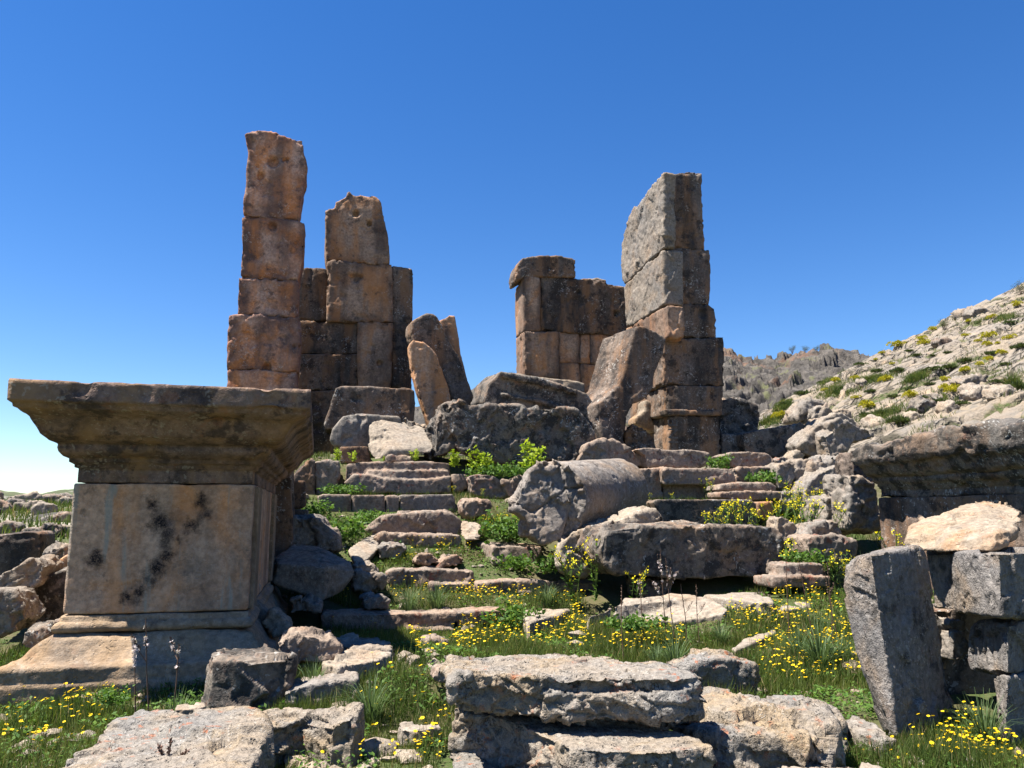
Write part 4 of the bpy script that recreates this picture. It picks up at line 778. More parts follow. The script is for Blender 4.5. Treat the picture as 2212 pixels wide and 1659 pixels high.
s_ = m.vmath('DOT_PRODUCT', v, (.858*.22, .514*.22, 0)); t_ = m.vmath('DOT_PRODUCT', v, (.514*.8, -.858*.8, 0)); cc = m.n('ShaderNodeCombineXYZ'); m.l(s_, cc.inputs[0]); m.l(t_, cc.inputs[1])
cv = m.vmath('ADD', cc.outputs[0], m.vmath('MULTIPLY', m.noise(v, .7, 4, .6, 0, True), (.8, .8, 0)))
ce = m.vor(cv, 1.5, 'DISTANCE_TO_EDGE'); ck = m.math('MULTIPLY', m.ss(ce, .07, .015), m.ss(m.noise(v, .45, 4, .6), .42, .56)); ce2 = m.vor(cv, 4., 'DISTANCE_TO_EDGE'); ck2 = m.math('MULTIPLY', m.ss(ce2, .10, .02), m.ss(m.noise(m.vmath('ADD', v, (40, 0, 0)), .35, 4, .6), .5, .6))
ckk = m.math('MAXIMUM', ck, m.math('MULTIPLY', ck2, .8)); col = m.mix(m.math('MULTIPLY', ckk, .85), col, (.055, .05, .035))
m.surf(col, .95, m.math('SUBTRACT', m.math('ADD', n2, m.math('MULTIPLY', n3, .5)), m.math('MULTIPLY', ckk, 1.2)), .9, .25)
h = link('rock_hillside', hm, m.m); tag(h, kind='structure')

def ridge(name, ctrl, px0, px1, dp, Dn, Df, nD, base_n, mat, rough, seed, back=None, fall=.35, pw=1.):
    pxs = np.arange(px0, px1, dp); ds = np.geomspace(Dn, Df*1.35, nD)
    cx = np.array([c[0] for c in ctrl]); cy = np.array([c[1] for c in ctrl])
    yy = np.interp(pxs, cx, cy); x = (pxs-1106)/FPX
    tanv = np.array([math.tan(PITCH-math.atan((y-829.5)/FPX)) for y in yy])
    zr = EYE+Df*tanv
    D, P_ = np.meshgrid(ds, pxs, indexing='ij'); X = (P_-1106)/FPX*D; Y = D
    t = np.clip((D-Dn)/(Df-Dn), 0, 1)**pw
    Z = base_n*(1-t)+zr[None, :]*t-np.maximum(0, D-Df)*fall
    p = np.stack([X, Y, Z], -1).reshape(-1, 3)
    dzz = rough(p+seed).reshape(Z.shape)*sstep(0, .12, t)
    me = mesh_np(name, np.stack([X, Y, Z+dzz], -1).reshape(-1, 3), grid_faces(len(ds), len(pxs)))
    o = link(name, me, mat); tag(o, kind='structure'); return o
def crag_rough(p):
    w = fbm(p*.10, 3); t = (p[:, 2]*.9-p[:, 0]*.40+w*2.2)/1.5; fr = t-np.floor(t)
    ledge = (sstep(.0, .22, fr)-fr)*1.1
    f1, f2, c = voronoi(np.stack([p[:, 0]*.35, p[:, 1]*.22, t*.6], -1)); g1, g2, gc = voronoi(p*np.array([.9, .6, .9]))
    return ledge*sstep(-.4, .2, fbm(p*.06+4, 2))+facets(np.stack([p[:, 0]*.3, p[:, 1]*.2, t*.5], -1), .9)*.75-sstep(.10, 0, f2-f1)*.3+facets(p*np.array([.9, .9, .9]), .9)*.38+fbm(p*.5, 4)*.15
m = NT('brown_crag_rock'); v, _ = m.coords(False)
n1 = m.noise(v, .13, 6, .65); n2 = m.noise(v, .8, 8, .7); n3 = m.noise(v, 4, 6, .7)
col = m.mix(m.ss(n2, .38, .66), (.05, .046, .042), (.125, .112, .10)); col = m.mix(m.ss(n1, .56, .66, 0, .6), col, (.17, .09, .055)); col = m.mix(m.ss(n3, .55, .7, 0, .6), col, (.10, .09, .08)); col = m.mix(m.ss(m.noise(v, .4, 5, .6), .58, .68, 0, .7), col, (.10, .11, .04))
m.surf(col, .95, m.math('ADD', n2, n3), .8, .4); CRAG = m.m
ridge('crag_hill', [(760, 960), (880, 900), (960, 880), (1000, 868), (1030, 835), (1100, 812), (1300, 800), (1480, 775), (1560, 752), (1590, 752), (1615, 776), (1690, 778), (1745, 764), (1790, 762), (1860, 772), (1950, 775), (2100, 805)], 760, 2060, 2.2, 34, 84, 260, 3.4, CRAG, crag_rough, 3., fall=.4, pw=1.15)
m = NT('green_far_hill'); v, _ = m.coords(False)
n1 = m.noise(v, .035, 6, .62); n2 = m.noise(v, .16, 8, .7)
col = m.mix(m.ss(n1, .42, .58), (.042, .054, .025), (.075, .085, .042)); col = m.mix(m.ss(n2, .55, .63), col, (.20, .185, .16)); col = m.mix(m.ss(m.noise(v, .5, 6, .7), .58, .68, 0, .7), col, (.04, .055, .02))
m.surf(col, .95, n2, .6, 1.); FARH = m.m
ridge('far_hill', [(-1400, 1050), (-500, 1090), (-60, 1048), (0, 1056), (40, 1066), (70, 1074), (160, 1060), (300, 1060), (500, 1050), (700, 1070), (1000, 1050), (1500, 1050), (3600, 1060)], -1400, 3600, 9, 70, 260, 90, 1.8, FARH, lambda p: fbm(p*.02, 4)*1.2+fbm(p*.12, 3)*.5, 9., fall=.2)
def slope_rough(p):
    f1, f2, c = voronoi(p*np.array([.4, .3, .4])); g1, g2, gc = voronoi(p*np.array([1.1, .8, 1.1]))
    return (c-.45)*1.0-sstep(.12, 0, f2-f1)*.4+(gc-.5)*.35+fbm(p*.4, 4)*.35
m = NT('rubble_slope'); v, _ = m.coords(False)
n1 = m.noise(v, .25, 6, .6); n2 = m.noise(v, 1.1, 8, .7)
col = m.mix(m.ss(n2, .4, .62), (.06, .056, .05), (.20, .18, .155)); col = m.mix(m.ss(n1, .5, .6), col, m.mix(m.ss(n2, .4, .6), (.06, .085, .02), (.15, .17, .05)))
m.surf(col, .95, n2, 1., .3)
ridge('rubble_slope', [(-900, 1010), (-300, 1060), (-40, 1150), (20, 1142), (60, 1128), (110, 1115), (165, 1102), (300, 1090), (600, 1080), (760, 1075)], -900, 760, 2.5, 18, 52, 150, .7, m.m, slope_rough, 21., fall=.3)
print('terrain', time.time()-T0)

# ------------------------------------------------------------------ finding the ground under a survey point
from mathutils.bvhtree import BVHTree
bpy.context.view_layer.update()
def bvh_of(obs):
    VV, FF, off = [], [], 0
    for o in obs:
        me = o.data; c = get_v(me)*np.array(o.matrix_world.to_scale())+np.array(o.matrix_world.translation)
        f = np.empty(len(me.loops), dtype=np.int32); me.loops.foreach_get('vertex_index', f)
        ls = np.empty(len(me.polygons), dtype=np.int32); me.polygons.foreach_get('loop_start', ls)
        lt = np.empty(len(me.polygons), dtype=np.int32); me.polygons.foreach_get('loop_total', lt)
        VV.append(c); FF += [[int(i)+off for i in f[s:s+t]] for s, t in zip(ls, lt)]; off += len(c)
    return BVHTree.FromPolygons(np.concatenate(VV).tolist(), FF)
SKIP = {'ground', 'rock_hillside', 'crag_hill', 'far_hill', 'rubble_slope'}
near = [o for o in SC.objects if o.type == 'MESH' and o.name.split('.')[0] not in SKIP and o.matrix_world.translation.y < 19.5 and o.name.split('.')[0] != 'inscription']
BST = bvh_of(near); BGR = bvh_of([g]); BHI = bvh_of([h])
EYEV = Vector((0, 0, EYE)); DOWN = Vector((0, 0, -1))
def on_ground(px, py):
    r = ray(px, py).normalized(); p, n, i, d = BGR.ray_cast(EYEV, r, 60)
    if p is None: return None
    q, n2, i2, d2 = BST.ray_cast(EYEV, r, d-.02)
    return None if q is not None else p
def covered(x, y, z, top=1.6):
    q = BST.ray_cast(Vector((x, y, z+top)), DOWN, top+.03); return q[0] is not None
def on_hill(px, py):
    p, n, i, d = BHI.ray_cast(EYEV, ray(px, py).normalized(), 120); return p
print('bvh', time.time()-T0)

# ------------------------------------------------------------------ plant meshes
class PB:                                        # quads and triangles as quads with a per-face random
    def __init__(s): s.v = []; s.f = []; s.r = []; s.m = []
    def quad(s, a, b, c, d, r, m=0):
        k = len(s.v); s.v += [a, b, c, d]; s.f.append((k, k+1, k+2, k+3)); s.r.append(r); s.m.append(m)
    def leaf(s, p, d, side, L, w, r, m=0, bend=.25):
        up = d.cross(side); q = p+d*L*.5+up*L*bend*.3; t = p+d*L-Vector((0, 0, L*bend*.4))
        s.quad(p-side*w*.25, p+side*w*.25, q+side*w*.5, q-side*w*.5, r, m); s.quad(q-side*w*.5, q+side*w*.5, t+side*w*.08, t-side*w*.08, r, m)
    def tube(s, pts, r0, r1, m=0, n=4):
        prev = None; N = len(pts)
        for k, p in enumerate(pts):
            d = (pts[min(k+1, N-1)]-pts[max(k-1, 0)]).normalized(); a = d.orthogonal().normalized(); b = d.cross(a); rr = r0+(r1-r0)*k/max(1, N-1)
            ring = [p+(a*math.cos(i*6.2832/n)+b*math.sin(i*6.2832/n))*rr for i in range(n)]
            if prev:
                for i in range(n): s.quad(prev[i], prev[(i+1) % n], ring[(i+1) % n], ring[i], .5, m)
            prev = ring
    def mesh(s, name, mats):
        me = mesh_np(name, [tuple(p) for p in s.v], s.f, False)
        at = me.attributes.new('rnd', 'FLOAT', 'FACE'); at.data.foreach_set('value', np.array(s.r, dtype=np.float32))
        for m in mats: me.materials.append(MAT[m])
        me.polygons.foreach_set('material_index', np.array(s.m, dtype=np.int32)); return me
def rv(): 
    while True:
        p = Vector((random.uniform(-1, 1), random.uniform(-1, 1), random.uniform(-1, 1)))
        if .05 < p.length < 1: return p.normalized()

def flower_head(pb, c, nrm, rad, m=0):
    a = nrm.orthogonal().normalized(); b = nrm.cross(a); n = 7; ph = random.random()*6
    for i in range(n):
        t0 = ph+i*6.2832/n; t1 = t0+6.2832/n*.86; tm = (t0+t1)/2
        p = lambda t, r, z: c+(a*math.cos(t)+b*math.sin(t))*r+nrm*z
        pb.quad(c, p(t0, rad*.8, rad*.10), p(tm, rad*1.04, rad*.02), p(t1, rad*.8, rad*.10), random.random()*.7+.3, m)
    for i in range(5):
        t0 = i*6.2832/5; t1 = t0+6.2832/5
        pb.quad(c+nrm*rad*.24, c+nrm*rad*.2+(a*math.cos(t0)+b*math.sin(t0))*rad*.32, c+nrm*rad*.05+(a*math.cos((t0+t1)/2)+b*math.sin((t0+t1)/2))*rad*.42, c+nrm*rad*.2+(a*math.cos(t1)+b*math.sin(t1))*rad*.32, 0., m)

def mustard(h, spread, n, nb):
    st, bl = PB(), PB()
    for k in range(n):
        b = Vector((random.uniform(-1, 1)*.004, random.uniform(-1, 1)*.004, 0)); hh = h*random.uniform(.7, 1.)
        tip = b+Vector((random.uniform(-1, 1)*spread, random.uniform(-1, 1)*spread, hh)); mid = (b+tip)/2+Vector((random.uniform(-.03, .03), random.uniform(-.03, .03), hh*.06))
        st.tube([b, mid, tip], .005, .003)
        tips = [tip]
        for j in range(nb):
            f = random.uniform(.45, .92); q = mid.lerp(tip, (f-.5)*2) if f > .5 else b.lerp(mid, f*2)
            e = q+Vector((random.uniform(-1, 1)*.12, random.uniform(-1, 1)*.12, random.uniform(.08, .2)))*min(1, h*1.4)
            st.tube([q, q.lerp(e, .5)+Vector((0, 0, -.012)), e], .003, .002); tips.append(e)
        for t_ in tips:
            for _ in range(random.randint(4, 7)):
                c = t_+Vector((random.gauss(0, .014), random.gauss(0, .014), random.gauss(0, .014)))
                d = rv(); d.z = abs(d.z); a = d.orthogonal().normalized(); bb = d.cross(a); r_ = random.uniform(.006, .011)
                bl.quad(c-a*r_, c-bb*r_, c+a*r_, c+bb*r_, random.random())
        for _ in range(int(14*h/.5)):
            f = random.random()**1.8; q = b.lerp(mid, min(1, f*2)) if f < .5 else mid.lerp(tip, f*2-1)
            d = rv(); d.z = abs(d.z)*.5; d.normalize(); sd = d.cross(Vector((0, 0, 1)))
            if sd.length < .1: continue
            st.leaf(q, d, sd.normalized(), random.uniform(.04, .10), .022, random.random(), 1)
    return st.mesh('stem', ['gstalk', 'weed']), bl.mesh('blossom', ['mustard'])
def plant(name, label, cat, loc, parts, group=None, rot=None, sc=1.):
    e = empty(name, loc, label, cat, group); e.rotation_euler.z = random.uniform(0, 6.28) if rot is None else rot; e.scale = (sc,)*3
    for n, me in parts: link(n, me, None, e)
    return e
MV = [mustard(.62, .15, 4, 3), mustard(.55, .13, 3, 4), mustard(.42, .14, 4, 2)]
Lm = {'R': ('yellow flowering mustard plant before the third step course on the right', 'mustard plants before the right hand steps'),
      'W': ('tall mustard plant with small yellow flowers before the tumbled wall', 'mustard plants by the tumbled wall'),
      'M': ('mustard plant with yellow flowers among the stones right of the long lichened block', 'mustard plants right of the long block'),
      'D': ('mustard plant flowering yellow between the column drum and the long lichened block', 'mustard plants by the drum'),
      'L': ('mustard plant flowering yellow among the stair stones left of the drum', 'mustard plants left of the drum')}
for k, (c, x, y, V, kk) in enumerate([('c5', 1350, 480, 15.9, 'R'), ('c5', 1475, 625, 13.9, 'R'), ('c5', 1530, 650, 13.9, 'R'), ('c5', 1600, 690, 13.8, 'R'), ('c5', 1360, 690, 13.8, 'R'), ('c5', 1650, 705, 13.9, 'R'), ('c5', 1420, 720, 13.7, 'R'), ('c5', 1560, 610, 14.0, 'R'), ('c5', 1100, 580, 16.0, 'R'),
        ('c6', 510, 1450, 15.0, 'W'), ('c6', 680, 1490, 14.6, 'W'), ('c6', 770, 1520, 14.5, 'W'), ('c6', 560, 1540, 14.4, 'W'), ('c6', 850, 1590, 14.2, 'W'), ('c6', 430, 1590, 14.2, 'W'), ('c6', 470, 1570, 14.6, 'W'), ('c6', 620, 1560, 14.3, 'W'), ('c6', 740, 1460, 14.9, 'W'), ('c6', 540, 1490, 14.7, 'W'),
        ('c9', 300, 130, 12.2, 'M'), ('c9', 390, 70, 12.8, 'M'), ('c9', 265, 60, 12.9, 'M'), ('c9', 330, 245, 11.5, 'M'), ('c9', 600, 60, 12.8, 'M'), ('c9', 620, 340, 10.4, 'M'), ('c9', 660, 370, 10.3, 'M'), ('c9', 460, 40, 13., 'M'), ('c9', 985, 230, 9.2, 'M'), ('c9', 340, 320, 11.2, 'M'),
        ('c5', 400, 960, 11.9, 'D'), ('c5', 575, 900, 11.7, 'D'), ('c5', 440, 1010, 11.7, 'D'), ('c5', 850, 1130, 11.0, 'D'), ('c5', 950, 580, 15.9, 'D'),
        ('c4', 730, 1075, 13.4, 'L'), ('c4', 790, 1085, 13.4, 'L'), ('c4', 1190, 850, 14.5, 'L'), ('c4', 1310, 830, 14.3, 'L'), ('c4', 1370, 860, 14.1, 'L'), ('c4', 1250, 870, 14.2, 'L'), ('c4', 985, 665, 16.5, 'L'), ('c4', 950, 1020, 13.7, 'L'), ('c4', 1170, 690, 16.0, 'L')]):
    p = PV(*px_of(c, x, y), V); z = float(ground_z(p.x, p.y)); hh = p.z-z
    if hh < .12: hh = .3; z = p.z-.3
    i = k % 3; H0 = (.62, .55, .42)[i]; s = min(1.5, max(.45, hh/H0)); st, bl = MV[i]
    plant('mustard_plant', Lm[kk][0], 'wild flower', (p.x, p.y, p.z-H0*s*.97), (('stem', st), ('blossom', bl)), Lm[kk][1], sc=s)

def leafy(rad, h, n, mats, ls, flat=False):
    pb = PB(); st = PB()
    stems = [Vector((random.gauss(0, .4)*rad, random.gauss(0, .4)*rad, 0)) for _ in range(max(3, int(n/40)))]
    for b in stems:
        hh = h*random.uniform(.6, 1.); tip = b*1.7+Vector((0, 0, hh)); st.tube([b*.02, b.lerp(tip, .5)+rv()*.02, tip], .006, .003)
        for _ in range(int(n/len(stems))):
            f = random.uniform(.15, 1.); q = b.lerp(tip, f)+Vector((random.gauss(0, .22)*rad, random.gauss(0, .22)*rad, random.gauss(0, .06)*h))
            d = rv(); d.z = d.z*.5+.35; d.normalize(); sd = d.cross(rv())
            if sd.length < .1: continue
            L = ls*random.uniform(.6, 1.3); pb.leaf(q, d, sd.normalized(), L, L*.62, random.random(), 0)
    return (('stem', st.mesh('stem', ['gstalk'])), ('leaves', pb.mesh('leaves', mats)))
LV = [leafy(.16, .42, 260, ['lime'], .05), leafy(.12, .34, 200, ['lime'], .05)]
for k, (x, yt, yb, V, lab) in enumerate([(288, 438, 520, 17.1, 'lime green seedling left of its twin on the top step course'), (388, 458, 525, 17.2, 'lime green seedling right of its twin on the top step course'), (570, 488, 520, 17.2, 'smallest lime green sprout below the bright tilted block'), (765, 448, 520, 17.3, 'lime green sprout at the right corner of the bright tilted block'),
        (1000, 450, 560, 17.0, 'yellowish green bush at the left foot of the massive rock'), (1130, 435, 590, 16.9, 'large lime green bush before the middle of the massive rock'), (1195, 470, 580, 17.0, 'lime green shoot right beside the large lime green bush'), (1450, 395, 590, 16.9, 'tall lime green bush before the right end of the massive rock')]):
    a = PV(*px_of('c4', x, yt), V); b = PV(*px_of('c4', x, yb), V); s = (a.z-b.z)/(.42 if k % 2 == 0 else .34)
    plant('lime_bush', lab, 'bush', b, LV[k % 2], sc=s)
WV = [leafy(.26, .22, 420, ['weed'], .055), leafy(.2, .3, 360, ['weed'], .05)]
for k, (c, x, y, V, s, lab) in enumerate([('c4', 290, 715, 16.5, 1.1, 'leafy green weed on the step left of the broad moulded step'), ('c4', 155, 850, 15.4, 1.2, 'leafy vine like weed at the left end of the second course'), ('c4', 440, 895, 15.3, 1.2, 'bushy green weed in front of the second course blocks'), ('c4', 340, 985, 14.3, 1.5, 'low green weed left of the broad worn step'), ('c4', 1180, 605, 16.7, 1.2, 'dark green weed at the foot of the large lime bush'), ('c4', 1290, 610, 16.6, 1.2, 'dark green weed in the middle before the massive rock'), ('c4', 1390, 610, 16.6, 1.2, 'dark green weed at the foot of the tall lime bush'),
        ('c5', 1430, 405, 16.9, 1.3, 'green weed between the two upper blocks below the right pier'), ('c5', 1790, 510, 16.2, 1.6, 'big leaved green bush beside the rounded dark wall stone'), ('c4', 1330, 1000, 14.0, 1.9, 'feathery dark green clump at the left side of the column drum'), ('c4', 1420, 975, 14.0, 1.3, 'smaller dark green clump touching the column drum'), ('c4', 1365, 1530, 11.1, 1.4, 'leafy weed growing in front of the lowest step'), ('c4', 1400, 1160, 13.2, 1.2, 'green weed in front of the square block below the drum'), ('c4', 1550, 1190, 12.6, 1.2, 'green weed in the dark gap below the column drum'), ('c9', 430, 410, 11.2, 1.2, 'dark leaved weed left of the low block with the rounded end'), ('c7', 560, 680, 6.5, .5, 'green weed in front of the pedestal plinth'), ('c8', 1430, 420, 8.9, .9, 'leafy weed at the left front of the big sloping slab')]):
    b = PV(*px_of(c, x, y), V); z = max(b.z-.04, float(ground_z(b.x, b.y))-.02)
    plant('leafy_weed', lab, 'weed', (b.x, b.y, z), WV[k % 2], sc=s)

def strap(rad, h, n, w):
    pb = PB()
    for _ in range(n):
        a = random.uniform(0, 6.28); out = Vector((math.cos(a), math.sin(a), 0)); sd = Vector((-out.y, out.x, 0)); lean = random.uniform(.15, 1.); L = h*random.uniform(.6, 1.2); b = out*rad*random.random()*.35; r = random.random(); prev = None
        for k in range(5):
            t = k/4; p = b+out*L*lean*t**1.6*.75+Vector((0, 0, L*(t-.45*lean*t*t*t))); ww = w*(1-t*.85)
            if prev: pb.quad(prev[0], prev[1], p+sd*ww, p-sd*ww, r)
            prev = (p-sd*ww, p+sd*ww)
    return (('leaves', pb.mesh('leaves', ['strap'])),)
SV = [strap(.22, .42, 130, .007), strap(.2, .36, 110, .006)]
for k, (c, x, y, V, s, lab) in enumerate([('c8', 1720, 640, 7.7, 1.05, 'strap leaved clump at the foot of the tall brown stalks'), ('c8', 1600, 610, 8.0, .8, 'smaller strap leaved clump left of the one under the brown stalks'), ('c9', 520, 960, 7.4, 1.3, 'wide strap leaved clump left of the tilted standing stone'), ('c9', 640, 900, 7.5, 1.1, 'strap leaved clump touching the tilted standing stone'), ('c9', 400, 900, 7.9, 1.0, 'strap leaved clump left of the wide one'), ('c7', 1850, 640, 5.9, 1.0, 'strap leaved clump right of the low dark edged block'), ('c7', 1560, 600, 6.6, .7, 'thin bladed clump between the brown boulder and the flat pale slab'), ('c5', 1450, 1530, 9.0, .9, 'bright bladed tuft at the right front of the big sloping slab'), ('c9', 1530, 1530, 5.0, .9, 'dark bladed clump at the foot of the right wall'), ('c9', 1250, 1450, 5.4, .7, 'dark bladed tuft right of the foot of the tilted standing stone'), ('c9', 790, 300, 10.2, 1.6, 'tall grassy clump before the right pedestal wall'), ('c9', 880, 320, 9.8, 1.2, 'second grassy clump nearer to the orange topped boulder'), ('c7', 880, 700, 6.4, .7, 'grassy tuft left of the square brown boulder'), ('c4', 720, 1390, 11.9, 1.3, 'tall grass tuft before the thick pale step block, left'), ('c4', 890, 1370, 12.0, 1.1, 'tall grass tuft before the thick pale step block, right'), ('c4', 1560, 1370, 11.9, 1.1, 'grass tuft before the low reddish step ledge'), ('c5', 1700, 790, 13.6, .8, 'grey green tuft between mustard plants on the right steps'), ('c4', 840, 800, 15.5, .7, 'short grass tuft before the long smooth grey block')]):
    b = PV(*px_of(c, x, y), V); z = float(ground_z(b.x, b.y))-.02
    plant('grass_clump', lab, 'grass clump', (b.x, b.y, z), SV[k % 2], sc=s)

def asphodel(h, nbr, nfl, seed):
    random.seed(seed); st, bd, fl = PB(), PB(), PB()
    top = Vector((random.uniform(-.05, .05), random.uniform(-.05, .05), h)); md = top*.5+Vector((random.uniform(-.02, .02), random.uniform(-.02, .02), 0))
    st.tube([Vector((0, 0, -.05)), md, top], .0065, .003, n=5)
    ax = [(md.lerp(top, .3+.25*0), top)]
    for k in range(nbr):
        q = md.lerp(top, random.uniform(.0, .6)); a = random.uniform(0, 6.28); e = q+Vector((math.cos(a)*.11, math.sin(a)*.11, random.uniform(.15, .3)*min(1, h)))
        st.tube([q, q.lerp(e, .5)+Vector((0, 0, -.02)), e], .004, .002); ax.append((q.lerp(e, .4), e))
    for a, e in ax:
        for k in range(22):
            t = (k+.5)/22; p = a.lerp(e, t); d = (rv()+Vector((0, 0, .9))).normalized(); L = .022*(1.1-t*.5)
            bd.leaf(p, d, d.orthogonal().normalized(), L, .009, random.random(), 0, 0)
        for k in range(nfl):
            p = a.lerp(e, random.uniform(.0, .75)); n_ = (rv()+Vector((0, -.4, .2))).normalized(); o1 = n_.orthogonal().normalized(); o2 = n_.cross(o1)
            p = p+n_*.012
            for i in range(6):
                t0 = i*1.0472; dd = o1*math.cos(t0)+o2*math.sin(t0); sd = n_.cross(dd)
                fl.quad(p, p+dd*.009+sd*.0035, p+dd*.019+n_*.004, p+dd*.009-sd*.0035, random.random())
    parts = [('stem', st.mesh('stem', ['stalk'])), ('bud', bd.mesh('bud', ['stalk']))]
    if nfl: parts.append(('blossom', fl.mesh('blossom', ['white'])))
    return parts
for k, (x0, y0, x1, y1, V, br, nf, lab) in enumerate([(1348, 1440, 1345, 1265, 8.3, 0, 0, 'bare thin brown stalk, leftmost of the stalks before the big sloping slab'), (1394, 1400, 1384, 1232, 9.0, 1, 4, 'brown asphodel stalk with a few pink white flowers, left of the tallest'), (1442, 1405, 1422, 1186, 8.9, 3, 7, 'tallest branched asphodel stalk with pale flowers, before the sloping slab'), (1462, 1410, 1447, 1205, 8.8, 2, 5, 'branched asphodel stalk just right of the tallest one'), (1485, 1405, 1472, 1262, 8.8, 1, 0, 'short brown stalk in bud right of the tall flowering ones'), (1513, 1400, 1508, 1262, 8.9, 1, 0, 'forked bare stalk at the right end of the big sloping slab'),
        (1702, 1335, 1690, 1203, 8.6, 0, 0, 'bare brown stalk right of the long lichened block, leftmost of four'), (1757, 1335, 1726, 1203, 8.5, 0, 0, 'leaning bare brown stalk, second of the four left of the standing stone'), (1796, 1340, 1783, 1215, 8.3, 0, 0, 'bare brown stalk, third of the four left of the standing stone'), (1815, 1350, 1787, 1222, 8.2, 1, 0, 'forked bare stalk nearest the tilted standing stone'),
        (297, 1510, 293, 1374, 6.7, 0, 22, 'white flowering asphodel spike before the pedestal base, left of three'), (327, 1500, 322, 1334, 6.75, 1, 5, 'tallest white flowering asphodel spike before the pedestal base'), (374, 1510, 378, 1388, 6.6, 1, 4, 'brownish asphodel spike before the pedestal base, right of three')]):
    tp = PV(x1, y1, V); b = PV(x0, y0, V); z = float(ground_z(b.x, b.y)); e = empty('asphodel', (b.x, b.y, z), lab, 'wild flower')
    hh = tp.z-z; dx = tp.x-b.x; dy = tp.y-b.y; e.rotation_euler = (-math.atan2(dy, hh), math.atan2(dx, hh), 0)
    for n, me in asphodel(hh, br, nf, 40+k): link(n, me, None, e)
pb = PB(); 
for x in (-.03, .0, .05):
    t_ = Vector((x*1.6, .0, .12-abs(x))); pb.tube([Vector((x, 0, -.02)), t_], .004, .003)
    for k in range(30): d = (rv()+Vector((0, 0, .6))).normalized(); pb.leaf(t_*random.uniform(.45, 1.05)+Vector((x*.2, 0, 0)), d, d.orthogonal().normalized(), .02, .010, random.random(), 0, 0)
b = PZ(364, 1655, .34)
o = link('dead_stalk', pb.mesh('dead_stalk', ['stalk']), None, None, b); tag(o, 'dark withered seed head in front of the near left boulder', 'dead plant')

# hillside bushes
def cushion(n, ls, mat, flatn, spiky=0.):
    pb = PB(); lob = [(Vector((random.uniform(-.6, .6), random.uniform(-.6, .6), random.uniform(.1, .4)*flatn)), random.uniform(.3, .55)) for _ in range(7)]
    for _ in range(n):
        c, r = random.choice(lob); d = rv(); d.z = abs(d.z)*.9-.1; p = c+Vector((d.x, d.y, d.z*flatn))*r*random.uniform(.8, 1.05)
        dd = (d+rv()*.5+Vector((0, 0, spiky))).normalized(); sd = dd.cross(rv())
        if sd.length < .1: continue
        pb.leaf(p, dd, sd.normalized(), ls*random.uniform(.6, 1.3), ls*(.5 if not spiky else .16), random.random(), 0, .1)
    return pb.mesh('leaves', [mat])
random.seed(11)
CB = [cushion(700, .17, 'bush', .95) for _ in range(3)]; CD = [cushion(600, .18, 'darkbush', .7), cushion(420, .55, 'darkbush', .5, .9)]
for k, (x, y, r) in enumerate([(2080, 230, 32), (1885, 450, 42), (1820, 480, 22), (1730, 440, 24), (1425, 465, 32), (1450, 500, 38), (1260, 512, 44), (1215, 535, 28), (1510, 400, 28), (855, 645, 24), (735, 695, 22), (840, 758, 34), (972, 740, 34), (1170, 755, 42), (1105, 610, 18), (1220, 635, 18), (1885, 505, 30), (1945, 495, 18), (2030, 460, 32), (1985, 565, 32), (1840, 645, 28), (1900, 606, 32), (1725, 685, 38), (1660, 742, 22), (1580, 750, 32), (1340, 865, 46), (1590, 808, 34), (965, 872, 26), (750, 822, 26), (322, 942, 26), (1085, 1045, 48), (1050, 940, 55), (1145, 562, 20), (800, 656, 16), (440, 1008, 50), (1740, 345, 22), (590, 1170, 36), (1910, 315, 26), (1130, 525, 14), (1660, 830, 60)]):
    p = on_hill(*px_of('c6', x, y))
    if p is None: continue
    s = r*.3111/FPX*p.length
    o = link('cushion_bush', CB[k % 3], None, None, p); o.scale = (s*1.15, s*1.15, s*1.25); o.rotation_euler.z = random.uniform(0, 6); tag(o, 'yellow green cushion bush growing on the pale rocky hillside', 'bush', 'cushion bushes on the hillside')
for k, (x, y, r, j) in enumerate([(1480, 690, 66, 0), (1620, 665, 42, 1), (1360, 742, 45, 0), (1225, 868, 36, 1), (1070, 832, 34, 1), (1730, 622, 40, 1), (1335, 548, 24, 1), (1390, 580, 28, 1), (1260, 690, 42, 1), (1700, 920, 60, 0), (1270, 1045, 62, 1), (2110, 525, 44, 1), (2095, 815, 70, 1), (600, 850, 46, 1), (740, 765, 34, 0), (1425, 880, 36, 1), (1010, 640, 40, 0), (1110, 690, 34, 1), (1900, 570, 36, 1), (2050, 350, 40, 0), (1330, 815, 46, 0), (1150, 985, 44, 1), (1040, 1000, 44, 1), (1960, 765, 46, 0), (480, 920, 40, 1), (1540, 900, 36, 1), (1500, 580, 20, 1), (1600, 560, 24, 1), (2000, 640, 26, 1), (1480, 780, 30, 1)]):
    p = on_hill(*px_of('c6', x, y))
    if p is None: continue
    s = r*.3111/FPX*p.length
    o = link('dark_bush' if j == 0 else 'grass_tuft', CD[j], None, None, p); o.scale = (s*1.1, s*1.1, s*.9); o.rotation_euler.z = random.uniform(0, 6)
    tag(o, 'dark green shrub on the pale rocky hillside' if j == 0 else 'dark spiky grass tuft on the pale rocky hillside', 'shrub' if j == 0 else 'grass tuft', 'dark shrubs on the hillside' if j == 0 else 'grass tufts on the hillside')
def twig_bush(h, n):
    st, lf = PB(), PB()
    for _ in range(n):
        a = random.uniform(0, 6.28); e = Vector((math.cos(a)*h*.6*random.random(), math.sin(a)*h*.6*random.random(), h*random.uniform(.5, 1))); st.tube([Vector((0, 0, -.2)), e*.5+rv()*h*.06, e], h*.012, h*.004)
        for k in range(60): lf.leaf(e*random.uniform(.5, 1.05)+rv()*h*.16, rv(), rv(), h*.045, h*.028, random.random())
    return st.mesh('branch', ['stalk']), lf.mesh('leaves', ['darkbush'])
